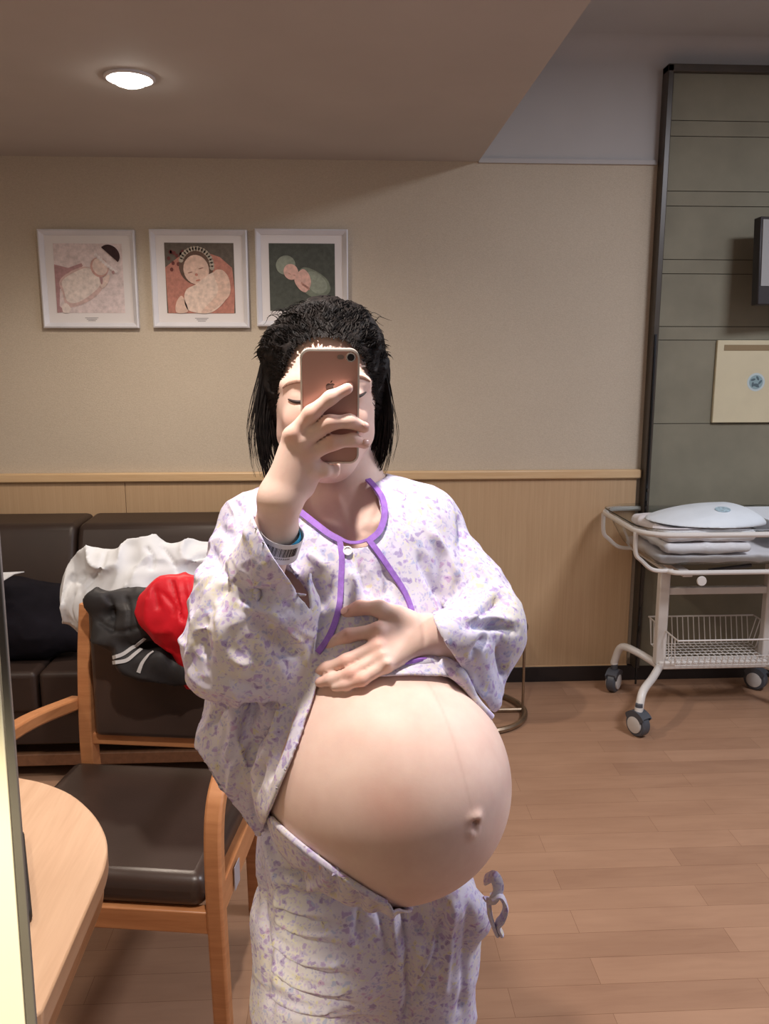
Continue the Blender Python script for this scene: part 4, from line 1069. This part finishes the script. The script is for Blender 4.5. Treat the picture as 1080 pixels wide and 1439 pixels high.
def snap(V,Q,pairs,its=10):
    E=np.concatenate([Q[:,[0,1]],Q[:,[1,2]],Q[:,[2,3]],Q[:,[3,0]]]); E=np.sort(E,1)
    u,cn=np.unique(E,axis=0,return_counts=True); b=u[cn==1]; bi=np.unique(b); V=V.copy()
    P0=V[bi]; who=np.full(len(bi),-1); best=np.full(len(bi),.012)
    for k,(fs,fc) in enumerate(pairs):
        d=np.abs(fs(P0))+np.abs(fc(P0)); m=d<best; who[m]=k; best[m]=d[m]
    for it in range(its):
        s=np.zeros_like(V); n=np.zeros(len(V)); np.add.at(s,b[:,0],V[b[:,1]]); np.add.at(s,b[:,1],V[b[:,0]]); np.add.at(n,b[:,0],1); np.add.at(n,b[:,1],1)
        V[bi]=V[bi]*.5+s[bi]/n[bi][:,None]*.5
        for k,(fs,fc) in enumerate(pairs):
            m=bi[who==k]
            if not len(m): continue
            for f_ in (fc,fs):
                q=V[m]; g=grad(f_,q,.001); V[m]=q-g*np.clip(f_(q),-.004,.004)[:,None]
    # relax the ring of vertices next to the border
    ne=np.zeros(len(V)); s=np.zeros_like(V)
    for a,b_ in ((0,1),(1,2),(2,3),(3,0)):
        np.add.at(s,Q[:,a],V[Q[:,b_]]); np.add.at(s,Q[:,b_],V[Q[:,a]]); np.add.at(ne,Q[:,a],1); np.add.at(ne,Q[:,b_],1)
    isb=np.zeros(len(V),bool); isb[bi]=True; ring=np.unique(Q[isb[Q].any(1)]); ring=ring[~isb[ring]]
    V[ring]=V[ring]*.4+s[ring]/ne[ring][:,None]*.6
    return V
def cull(V,Q,surfs,cuts,tol=.006,lim=.72):
    C_=V[Q].mean(1); n=np.cross(V[Q[:,2]]-V[Q[:,0]],V[Q[:,3]]-V[Q[:,1]]); n/=np.linalg.norm(n,axis=1)[:,None]+1e-12
    near=np.min([np.abs(f(C_)) for f in cuts],axis=0)<tol; i=np.where(near)[0]; q=C_[i]
    S_=np.abs(np.array([f(q) for f in surfs])); w=S_.argmin(0); keep=np.ones(len(Q),bool)
    for k,f in enumerate(surfs):
        m=w==k
        if m.any(): keep[i[m]]=((grad(f,q[m])*n[i[m]]).sum(1)>lim)&(S_[k][m]<.003)
    return Q[keep]
def bigparts(V,Q,n=2500):
    par=list(range(len(V)))
    def find(x):
        while par[x]!=x: par[x]=par[par[x]]; x=par[x]
        return x
    for q in Q.tolist():
        a=find(q[0])
        for k in q[1:]:
            b=find(k)
            if a!=b: par[b]=a
    r=np.array([find(x) for x in Q[:,0].tolist()]); u,inv,cn=np.unique(r,return_inverse=True,return_counts=True)
    return Q[cn[inv]>n]
def compact(V,Q,extra=None):
    u,inv=np.unique(Q,return_inverse=True); return V[u],inv.reshape(Q.shape),u
def vnormals(V,Q):
    n=np.cross(V[Q[:,2]]-V[Q[:,0]],V[Q[:,3]]-V[Q[:,1]]); N=np.zeros_like(V)
    for k in range(4): np.add.at(N,Q[:,k],n)
    return N/(np.linalg.norm(N,axis=1)[:,None]+1e-12)
sT0=g_union([f_ell(P(492,850,1.185),(.160,.125,.175),rz3(R(10))),
   f_ell(P(500,930,1.13),(.145,.125,.12),rz3(R(20))),
   f_ell(P(480,1040,1.20),(.160,.125,.19),rz3(R(20))),
   f_cap(P(378,750,1.21),P(480,740,1.20),.062,.066), f_cap(P(480,740,1.20),P(596,755,1.21),.066,.062),
   f_cap(P(455,716,1.215),P(400,738,1.215),.046,.054), f_cap(P(525,716,1.215),P(578,736,1.215),.046,.052),
   f_cap(P(372,1000,1.12),P(338,1060,1.11),.07,.045), f_cap(P(335,1000,1.13),P(305,1030,1.12),.05,.020), f_cap(P(338,1060,1.11),P(350,1140,1.10),.045,.018), f_cap(P(385,1060,1.10),P(366,1150,1.09),.04,.014)],.045)
def sT(p): return smin(sT0(p),torso(p)-.008,.015)
sA=g_union([f_cap(P(362,755,1.20),P(352,840,1.13),.062,.070), f_ell(P(356,895,1.06),(.082,.075,.088)), f_ell(P(326,932,1.06),(.060,.06,.048)), f_ell(P(390,935,1.05),(.050,.05,.050)),
   f_cap(P(356,850,1.05),P(388,772,1.005),.060,.034), f_cap(P(388,772,1.005),P(393,730,1.0),.034,.033), f_cap(P(398,800,1.03),P(413,850,1.03),.028,.033), f_cap(P(306,820,1.10),P(292,900,1.08),.026,.030)],.03)
sB=g_union([f_cap(P(600,757,1.21),P(655,835,1.17),.058,.058), f_cap(P(652,835,1.17),P(680,880,1.13),.056,.05), f_ell(P(677,882,1.13),(.049,.06,.050)), f_cap(P(682,882,1.12),P(640,893,1.05),.046,.030),
   f_cap(P(640,893,1.05),P(612,893,1.03),.032,.030), f_cap(P(682,920,1.11),P(688,985,1.07),.040,.014), f_cap(P(650,910,1.05),P(686,985,1.05),.026,.012)],.03)
_a=P(440,958,1.00); _b=P(645,945,1.00); _c=P(540,1010,1.25)
nA=np.cross(_b-_a,_c-_a); nA/=np.linalg.norm(nA); nA*= (1 if nA[2]>0 else -1)
_d=P(448,950,1.0); _e=P(372,1160,1.0); _f=P(442,950,1.35); nB=np.cross(_e-_d,_f-_d); nB/=np.linalg.norm(nB); nB*=(1 if nB[0]>0 else -1)
plA=f_plane(_a,nA); plB=f_plane(_d,nB)
_g=P(364,1178,1.1); _h=P(300,1085,1.1); _i=P(330,1130,1.4); nC=np.cross(_h-_g,_i-_g); nC/=np.linalg.norm(nC); nC*=(1 if nC[2]>0 else -1); plC=f_plane(_g,nC)
# neckline: an outline in the plane of the chest, cut front to back as far as the neck
NP=np.array([(P(x,y,1.13)[0],P(x,y,1.13)[2]) for x,y in ((404,702),(420,714),(440,731),(462,748),(479,757),(498,761),(514,759),(529,745),(536,724),(533,702),(519,680),(500,655),(430,655))])
def sdpoly(q,poly):
    d=np.full(len(q),9.); sg=np.zeros(len(q),int); n=len(poly)
    for i in range(n):
        a=poly[i]; b=poly[(i+1)%n]; e=b-a; w=q-a; t=np.clip((w@e)/(e@e),0,1); d=np.minimum(d,np.linalg.norm(w-t[:,None]*e,axis=1))
        c1=(q[:,1]>=a[1])&(q[:,1]<b[1])&(e[0]*w[:,1]>e[1]*w[:,0])|(q[:,1]<a[1])&(q[:,1]>=b[1])&(e[0]*w[:,1]<e[1]*w[:,0]); sg+=c1
    return np.where(sg%2==1,-d,d)
nk2=g_union([f_cap(P(486,720,1.20),P(482,610,1.225),.058,.070)],.01)
def ncut(p):
    m=np.linalg.norm(p-P(480,710,1.15),axis=1)<.25; out=np.full(len(p),.3)
    if m.any():
        q=p[m]; out[m]=np.minimum(np.maximum(sdpoly(q[:,[0,2]],NP),q[:,1]-1.20),nk2(q))
    return out
dirA=(wrA-P(356,828,1.06)); dirA/=np.linalg.norm(dirA)
_q=P(350,718,1.0); _r=P(407,812,1.0); _s=P(382,735,1.15); nQ=np.cross(_r-_q,_s-_q); nQ/=np.linalg.norm(nQ); nQ*=(1 if nQ[2]>0 else -1); cufA=f_plane(_q,nQ)
_j=P(603,866,1.0); _k=P(697,1010,1.04); _l=P(640,868,1.16); nD=np.cross(_k-_j,_l-_j); nD/=np.linalg.norm(nD); nD*=(1 if nD[0]>0 else -1)
cutB=f_plane(_j,nD)
_X0=P(436,800,1.0)[0]
def cufA2(p): return np.minimum(cufA(p),_X0-p[:,0])
def shirt(p):
    T=sT(p); rem=np.minimum(np.maximum(plA(p),-plB(p)),plC(p))
    T=np.maximum(T,-rem)
    A_=np.maximum(sA(p),cufA2(p)); B_=np.maximum(sB(p),-cutB(p))
    return np.maximum(smin(smin(T,A_,.008),B_,.008),-ncut(p))
def outer(p): 
    rem=np.minimum(np.maximum(plA(p),-plB(p)),plC(p))
    return np.minimum(np.minimum(np.maximum(sT(p),-rem),sA(p)),sB(p))
t_=time.time()
V2,Q2=polygonise(shirt,(-.36,.90,.70),(.30,1.42,1.42),.0030)
vt,va,vb=sT(V2),sA(V2),sB(V2)
on_=(np.abs(vt)<.003)|((np.abs(va)<.003))|((np.abs(vb)<.003))
Q2=Q2[on_[Q2].all(1)]
remf=lambda p: np.minimum(np.maximum(plA(p),-plB(p)),plC(p))
Q2=cull(V2,Q2,[sT,sA,sB],[remf,ncut,cufA2,cutB]); Q2=bigparts(V2,Q2); V2,Q2,_u=compact(V2,Q2)
V2=snap(V2,Q2,[(sT,remf),(outer,ncut),(sA,cufA2),(sB,lambda p:-cutB(p))])
va,vb=sA(V2),sB(V2); wA_=np.clip(1-np.abs(va)/.02,0,1); wB_=np.clip(1-np.abs(vb)/.02,0,1)
N2=vnormals(V2,Q2)
st_=np.array((1,1,.45))
edge=np.clip(np.minimum(np.abs(ncut(V2)),np.abs(cufA(V2)))/.02,.15,1)
dsp=(.0130*crumple(V2,11,32)+.0024*crumple(V2,30,35))*wA_+(.0070*crumple(V2,12,33)+.001*crumple(V2,34,37))*wB_*(1-wA_)
wT_=np.clip(1-wA_-wB_,0,1); low=np.clip((1.12-V2[:,2])/.1,0,1)
dsp+=wT_*(.0068*crumple(V2*st_,13,31)+.0008*crumple(V2,36,38)+low*.006*ridged(V2*np.array((1,1,.28)),17,51,.3))
V2=V2+N2*(dsp*edge)[:,None]
print('shirt',len(V2),time.time()-t_)
FOLDS=[ # sleeve with the phone
 ([(318,700),(332,712),(345,728)],.006,-0.0078),([(300,738),(318,750),(335,760)],.007,-0.0091),([(292,770),(305,790),(316,815),(300,850)],.008,-0.0117),
 ([(330,828),(350,838),(375,838),(395,832)],.010,-0.0182),([(335,842),(370,862),(400,880),(425,905)],.006,0.0091),([(345,850),(375,880),(400,910),(412,930)],.012,-0.0156),
 ([(420,800),(425,830),(415,850)],.008,-0.0117),([(310,850),(312,880),(310,920)],.008,0.0104),([(290,860),(286,900),(292,935)],.007,-0.0104),([(275,880),(270,910),(262,930)],.005,0.0078),
 ([(320,920),(350,935),(385,930)],.006,0.0078),([(310,940),(330,960),(365,968)],.007,-0.0078),([(350,905),(360,925),(345,950)],.006,-0.0078),([(395,880),(400,900),(420,925)],.006,-0.0078),([(300,815),(285,850),(272,890)],.006,0.0078),
 # chest and other sleeve
 ([(640,700),(650,760),(655,820),(650,870)],.010,-0.0091),([(585,770),(600,810),(625,850)],.008,-0.0078),([(665,870),(690,850),(705,838)],.006,-0.0130),([(650,872),(680,868),(715,875)],.006,0.0104),([(655,880),(690,878),(725,884)],.006,-0.0117),
 ([(600,740),(640,800),(660,850)],.007,0.0078),([(660,930),(675,905),(690,895)],.007,-0.0117),([(700,900),(705,930),(712,960)],.007,-0.0104),([(655,940),(668,965),(685,985)],.006,0.0078),([(625,850),(640,830),(645,800)],.007,-0.0078),
 ([(440,800),(450,830),(452,870)],.009,-0.0091),([(430,770),(445,790),(465,800)],.006,0.0065),([(535,790),(545,820),(540,845)],.006,-0.0065),([(505,790),(512,815),(520,840)],.006,-0.0078),([(492,800),(500,825),(497,850)],.005,0.0065),
 # hanging side
 ([(385,985),(372,1030),(345,1070),(330,1100)],.007,-0.0156),([(400,985),(385,1040),(360,1090)],.006,0.0104),([(412,990),(392,1050),(375,1100)],.006,-0.0104),([(352,990),(348,1030),(340,1062)],.010,-0.0208),([(320,985),(305,1005),(300,1025)],.006,-0.0130),
 ([(362,1000),(345,1045),(328,1085),(322,1120)],.006,0.0104),([(360,1060),(345,1100),(335,1125)],.005,-0.0091),([(372,1070),(365,1110),(362,1140)],.005,-0.0078),([(330,1010),(328,1040),(318,1070)],.006,0.0091)]
N2=vnormals(V2,Q2)
V2=creases(outer,V2,N2,FOLDS)
shirto=toP(npmesh('pyjama_shirt',V2,Q2,M_FLOR))
so_=shirto.modifiers.new('thickness','SOLIDIFY'); so_.thickness=.0026; so_.offset=-1
def sub(o,par): o.parent=par; o.matrix_parent_inverse=Matrix.Translation((0,-1.2,0)) if False else Matrix.Identity(4); return o
bpy.context.view_layer.update()
def under(o): # keep world place, parent to the shirt
    mw=o.matrix_world.copy(); o.parent=shirto; o.matrix_parent_inverse=shirto.matrix_world.inverted(); return o
outn=outer
def piping(f,pts,w,name='piping',mat=None,lift=.003,th_=.003):
    o=ribbon(f,pts,w,name,mat or M_PURP,None,lift,th_); bpy.context.view_layer.update(); return under(o)
piping(sT,[(414,712),(420,718),(440,734),(462,751),(478,760)],.0085)
piping(sT,[(516,676),(527,688),(536,702),(539,724),(532,747),(516,762)],.0085)
piping(outn,[(477,757),(480,785),(479,815),(477,850),(470,878),(460,900),(447,918)],.0078)
piping(outn,[(517,760),(531,778),(548,803),(563,826),(572,845),(577,860)],.0078)
piping(outn,[(478,758),(490,763),(504,763),(517,759)],.004)
def disc_on(f,px,py,r,t,mat,name):
    h=march(f,px,py); n=grad(f,h[None])[0]; M=Vector(n).to_track_quat('Z','Y').to_matrix().to_4x4(); M.translation=Vector(h+n*.002)
    mb=MB(); mb.lathe([(.0005,t*.6),(r*.55,t*.6),(r*.7,t),(r*.9,t),(r,t*.6),(r*.92,-.003),(.0005,-.003)],M,24); o=mb.build(name,mat); bpy.context.view_layer.update(); return o
under(disc_on(outn,488,775,.0068,.003,simple('pearl_button',(236,234,238),.25,spec=.6),'button'))
# rolled hem under the hand
M_HEM=simple('dark_purple_hem',(120,92,140),.7,vary=.15,vs=80,bump=.2,bs=100)
hm=[on(560,936,.006),on(590,932,.008),on(615,932,.010),on(640,944,.012),on(655,962,.010),on(672,988,.008),on(690,1008,.006)]
hm=bez(hm,6); under(MB().tube(hm,[.005+.007*math.sin(math.pi*min(1,i/(len(hm)-1)*1.3)) for i in range(len(hm))],12).build('rolled_hem',M_FLOR))
hm2=bez([p+np.array((0,-.004,.006)) for p in hm[::6][:4]],6); under(MB().tube(hm2,.004,10).build('piping',M_PURP))
hm3=[on(x,y,.006) for x,y in ((446,936),(440,952),(437,966),(428,992),(414,1020),(400,1052))]
# trousers
hT0=g_union([f_ell(P(520,1270,1.20),(.168,.132,.165),rz3(R(30))), f_cap(P(446,1290,1.20),(kA[0]+.0,kA[1],.46),.106,.092), f_cap(P(590,1290,1.17),(kB[0],kB[1],.46),.098,.086),
   f_cap((kA[0]-.01,kA[1],.46),(aA[0],aA[1],.10),.092,.075), f_cap((kB[0],kB[1],.46),(aB[0],aB[1],.10),.086,.072),
   f_ell(P(418,1200,1.17),(.064,.08,.095)), f_cap(P(635,1262,1.09),P(664,1290,1.12),.034,.030)],.035)
def hipsT(p): return np.minimum(hT0(p),f_belly(p)-.005)
def pl3(a,b,c_,up_):
    n=np.cross(b-a,c_-a); n/=np.linalg.norm(n); n*=(1 if (n[2]>0)==up_ else -1); return f_plane(a,n)
plL=pl3(P(382,1136,1.05),P(545,1258,.95),P(430,1128,1.3),True)
plR=pl3(P(560,1266,.95),P(700,1205,1.0),P(625,1185,1.3),True)
plF=f_plane((0,0,.06),(0,0,1))
def trO(p): return np.maximum(smin(np.maximum(hT0(p),np.minimum(plL(p),plR(p))),np.maximum(torso(p)-.006,plL(p)),.006),-plF(p))
V3,Q3=polygonise(trO,(-.36,.84,.05),(.30,1.46,1.10),.0032)
Q3=Q3[((np.abs(hT0(V3))<.003)|(np.abs(torso(V3)-.006)<.003))[Q3].all(1)]
fbo=lambda p: torso(p)-.006
Q3=cull(V3,Q3,[hT0,fbo],[lambda p: np.minimum(plL(p),plR(p)),plL,plF]); Q3=bigparts(V3,Q3); V3,Q3,_u=compact(V3,Q3)
hU=lambda p: np.minimum(hT0(p),fbo(p))
V3=snap(V3,Q3,[(hU,plL),(hT0,plR),(hT0,plF)]); N3=vnormals(V3,Q3)
ed3=np.clip(np.abs(np.minimum(plL(V3),plR(V3)))/.03,.1,1)*np.clip((.95-V3[:,2])/.06+.3,.2,1)
V3=V3+N3*(ed3*(.0065*crumple(V3,11,41)+.0012*crumple(V3,30,42)))[:,None]
N3=vnormals(V3,Q3)
TF=[]
for (y0,x0,x1,dy,a) in ((1225,385,435,6,-.008),(1238,400,450,10,.008),(1252,395,455,14,-.009),(1268,385,460,26,.008),(1284,390,470,30,-.010),(1300,385,470,22,.008),(1316,395,480,30,-.010),(1334,380,480,36,.009),(1350,378,490,42,-.010),(1368,380,490,40,.009),(1386,380,495,46,-.010),(1402,376,470,30,.008),(1420,385,480,26,-.008)):
    TF.append(([(x0,y0-dy*.4),((x0*2+x1)/3,y0+dy*.25),((x0+2*x1)/3,y0+dy*.5),(x1,y0+dy*.55)],.0055,a*1.25))
TF+=[([(372,1170),(380,1210),(392,1250),(388,1300)],.008,0.0078),([(366,1200),(368,1260),(375,1330),(380,1430)],.010,-0.0078),([(567,1275),(572,1330),(574,1400),(568,1435)],.006,-0.0117),
 ([(622,1275),(612,1330),(590,1390),(575,1410)],.006,-0.0078),([(615,1272),(605,1340),(585,1380)],.005,0.0065),([(660,1260),(655,1330),(645,1430)],.009,-0.0078),([(640,1262),(632,1320),(622,1400)],.006,0.0065),
 ([(530,1262),(535,1290),(548,1340)],.006,-0.0065),([(500,1245),(505,1280),(500,1320)],.006,-0.0065),([(430,1190),(445,1220),(440,1240)],.006,-0.0078),([(455,1205),(470,1235),(468,1260)],.006,-0.0078),([(550,1265),(552,1300),(558,1350)],.005,0.0065)]
V3=creases(trO,V3,N3,TF)
trous=toP(npmesh('pyjama_trousers',V3,Q3,M_FLOR))
so_=trous.modifiers.new('thickness','SOLIDIFY'); so_.thickness=.0026; so_.offset=-1
bpy.context.view_layer.update()
wl=[torso_p for torso_p in (on(x,y,.0035) for x,y in ((383,1136),(400,1151),(430,1173),(460,1196),(490,1218),(520,1240),(552,1262)))]
wl=np.array(bez(wl,6)); fto=lambda p: torso(p)-.0045
for _ in range(12):
    for f_ in (plL,fto): wl=wl-grad(f_,wl,.001)*f_(wl)[:,None]
o=MB().tube(list(wl),[.0050]*len(wl),10,flat=(1,.8,(0,0,1))).build('waistband',M_FLOR); o.parent=trous; o.matrix_parent_inverse=trous.matrix_world.inverted()
# drawstring tie hanging at the side
tpts=[P(682,1236,1.02),P(694,1232,1.0),P(700,1250,1.0),P(690,1268,1.0),P(684,1262,1.01)]
ds=MB(); ds.tube(bez(tpts,6),.0085,8,flat=(1,.35,(0,1,0)))
ds.tube(bez([P(690,1262,1.0),P(702,1258,1.0),P(710,1274,1.0),P(706,1290,1.0),P(699,1300,1.0),P(704,1312,1.0)],6),.0095,8,flat=(1,.4,(0,1,0)))
ds.tube(bez([P(686,1262,1.01),P(688,1285,1.0),P(694,1304,1.0),P(698,1313,1.0)],6),.0080,8,flat=(1,.4,(0,1,0)))
o=ds.build('drawstring',M_FLOR); bpy.context.view_layer.update(); o.parent=trous; o.matrix_parent_inverse=trous.matrix_world.inverted()
# wristband with barcode
wA=lambda t: P(385,742,1.015)*(1-t)+wrA*t
wc=P(392,760,1.008); ax=dirA
def bandring(c,axis,r,h,mat,name,M=None,a0=0,a1=360,seg=40,tt=.0008):
    axis=axis/np.linalg.norm(axis); u=np.cross(axis,(0,0,1.)); u/=np.linalg.norm(u); w=np.cross(axis,u); mb=MB(); v=[];n=seg+1 if a1-a0<360 else seg
    for i in range(n):
        a=R(a0+(a1-a0)*i/seg); d=u*math.cos(a)+w*math.sin(a)
        for rr_,hh in ((r,-h/2),(r,h/2),(r+tt,h/2),(r+tt,-h/2)): v.append(c+d*rr_+axis*hh)
    f=[]
    for i in range(n if a1-a0>=360 else n-1):
        j=(i+1)%n
        for k in range(4): f.append((i*4+k,i*4+(k+1)%4,j*4+(k+1)%4,j*4+k))
    if a1-a0<360: f+=[(0,1,2,3),tuple(range(4*n-4,4*n))]
    mb.add(v,f); return mb,u,w
wax=dirA
mbw,u_,w_=bandring(wc,wax,.0272,.031,None,'x')
band=toP(mbw.build('wristband',simple('white_band',(214,214,216),.45)))
bpy.context.view_layer.update()
def angof(p):
    d=p-wc; return math.degrees(math.atan2(d@w_,d@u_))
a_l=angof(wc+(CAM-wc)*.05)    # angle facing the camera
bars=MB(); random.seed(11); t=a_l-58; 
while t<a_l+58:
    wd_=random.choice((1.2,1.2,2.2,3.4)); b_,_,_=bandring(wc+wax*.003,wax,.0281,.0125,None,'',a0=t,a1=t+wd_,seg=2,tt=.0003); bars.add(b_.v,b_.f); t+=wd_+random.choice((1.2,1.6,2.6))
o=bars.build('barcode',simple('barcode_black',(28,28,28),.6),smooth=0); bpy.context.view_layer.update(); o.parent=band; o.matrix_parent_inverse=band.matrix_world.inverted()
dg=MB(); t=a_l-45
for k in range(17):
    b_,_,_=bandring(wc-wax*.0065,wax,.0281,.0022,None,'',a0=t,a1=t+2.4,seg=2,tt=.0003); dg.add(b_.v,b_.f); t+=5.2
o=dg.build('digits',simple('digit_grey',(90,90,90),.6),smooth=0); bpy.context.view_layer.update(); o.parent=band; o.matrix_parent_inverse=band.matrix_world.inverted()
mbw2,_,_=bandring(wc+wax*.002,wax+np.array((-.42,0,0)),.0262,.010,None,'x'); toP(mbw2.build('blue_wristband',simple('blue_band',(64,170,214),.4)))
# ------------------------------------------------------------------ phone
nrm=Vector((.05,-.98,-.18)).normalized(); upv=Vector((.012,-.18,.98)); xa_=upv.cross(-nrm).normalized()
if xa_.x<0: xa_=-xa_
za=(upv-nrm*upv.dot(nrm)).normalized(); xa_=za.cross(nrm).normalized(); 
if xa_.x<0: xa_=-xa_
pl=PH(424,494)-PH(503,494); W_=.0700; H_=.1400
M=Matrix((( xa_.x,za.x,nrm.x,phc[0]),(xa_.y,za.y,nrm.y,phc[1]),(xa_.z,za.z,nrm.z,phc[2]),(0,0,0,1)))
ph=bpy.data.objects.new('phone',None); COL.objects.link(ph); ph.matrix_world=M; ph.empty_display_size=.03
tag(ph,'rose gold phone in a clear case held up in front of the face','phone')
def pm_(mb,name,mat,par=ph,**k): return mb.build(name,mat,par,**k)
M_ROSE=simple('rose_gold_metal',(204,160,148),.36,.35,vary=.02)
pm_(MB().prism(rrect(-W_/2+.0015,-H_/2+.0015,W_/2-.0015,H_/2-.0015,.010,8),.0072,Matrix.Translation((0,0,-.0078))),'body',M_ROSE,bevel=.002,bseg=3)
# clear case rim
cs=MB(); n0=rrect(-W_/2,-H_/2,W_/2,H_/2,.0115,8); n1=rrect(-W_/2+.0022,-H_/2+.0022,W_/2-.0022,H_/2-.0022,.0095,8); n=len(n0)
v=[(x,y,-.009) for x,y in n0]+[(x,y,.0006) for x,y in n0]+[(x,y,.0010) for x,y in n1]+[(x,y,-.009) for x,y in n1]
cs.add(v,[(r_*n+i,r_*n+(i+1)%n,((r_+1)%4)*n+(i+1)%n,((r_+1)%4)*n+i) for r_ in range(4) for i in range(n)])
pm_(cs,'clear_case_rim',simple('clear_case',(226,216,208),.2,.25,spec=.7))
MB_l=MB().lathe([(.0001,.0012),(.0036,.0012),(.0036,.0006),(.0046,.0006),(.0048,.0014),(.0055,.0014),(.0058,-.001),(.0001,-.001)],Matrix.Translation((.0245,.0605,0)),32)
cam_o=pm_(MB().lathe([(.0042,-.0006),(.0042,.0014),(.0054,.0014),(.0060,-.0006)],Matrix.Translation((.0245,.0605,0)),32),'camera_ring',simple('silver_ring',(222,214,208),.25,.6))
pm_(MB().lathe([(.0001,-.0006),(.0043,-.0006),(.0043,.0010),(.0001,.0012)],Matrix.Translation((.0245,.0605,0)),32),'camera_lens',simple('lens_dark',(34,22,20),.08,spec=.8),cam_o)
pm_(MB().prism(rrect(.0085,.0580,.0165,.0632,.0025,6),.0008,Matrix.Translation((0,0,-.0006))),'flash',simple('flash_grey',(150,132,124),.3,.3))
# fruit emblem with a bite and a leaf
ap_=[(0,.36),(.18,.42),(.36,.40),(.5,.30),(.38,.18),(.33,.04),(.38,-.10),(.52,-.20),(.42,-.40),(.26,-.58),(.12,-.58),(0,-.53),(-.12,-.58),(-.28,-.56),(-.44,-.34),(-.53,-.08),(-.50,.20),(-.36,.38),(-.18,.42)]
s_=.0102; off=(0.0005,.0250)
ap2=[(off[0]+x*s_*1.0,off[1]+y*s_) for x,y in [tuple(q) for q in bez([np.array(p) for p in ap_],3,True)]]
em=MB().prism(ap2,.0003,Matrix.Translation((0,0,-.0005)))
lf=[(off[0]+x*s_,off[1]+y*s_) for x,y in ((-.02,.46),(.02,.62),(.12,.74),(.22,.80),(.22,.66),(.14,.54))]
em.prism(lf,.0003,Matrix.Translation((0,0,-.0005))); pm_(em,'emblem',simple('emblem_grey',(92,76,72),.2,.6),smooth=0)
# ------------------------------------------------------------------ lights
def area(name, loc_, rot, size, power, col, size_y=None):
    l=bpy.data.lights.new(name,'AREA'); l.energy=power; l.color=lin(col); l.size=size
    if size_y: l.shape='RECTANGLE'; l.size_y=size_y
    o=bpy.data.objects.new(name,l); COL.objects.link(o); o.location=loc_; o.rotation_euler=rot; return o
def spot(name, loc_, target, power, col, ang=90, blend=.6, rad=.04):
    l=bpy.data.lights.new(name,'SPOT'); l.energy=power; l.color=lin(col); l.spot_size=R(ang); l.spot_blend=blend; l.shadow_soft_size=rad
    o=bpy.data.objects.new(name,l); COL.objects.link(o); o.location=loc_
    o.rotation_euler=(Vector(target)-Vector(loc_)).to_track_quat('-Z','Y').to_euler(); return o
spot('downlight_spot',(lp[0],lp[1],z_low-.05),(lp[0],lp[1],0),62,(255,238,220),160,.8,.05)
spot('key_downlight',(-.12,.90,z_low-.02),(-.04,1.03,1.0),86,(255,245,236),120,.7,.03)
spot('jamb_fill_spot',(-.22,-.30,1.9),(-.29,.5,1.0),120,(255,244,214),24,.5,.04)  # added narrow spot that brightens the cream jamb beside the mirror edge
area('right_room_light',(2.0,1.6,ZH-.05),(0,0,0),.5,54,(246,247,255))
area('left_room_light',(-1.7,1.6,z_low-.03),(0,0,0),.3,11,(255,240,224))
area('right_cool_area',(2.6,.6,1.6),(0,R(75),R(20)),.8,9,(214,226,255))  # weak bluish area light, unseen at the right; no window is built there
wd=bpy.data.worlds.new('world'); sc.world=wd; wd.use_nodes=True
wd.node_tree.nodes['Background'].inputs[0].default_value=(1,.96,.92,1); wd.node_tree.nodes['Background'].inputs[1].default_value=.10
sc.view_settings.exposure=0.0
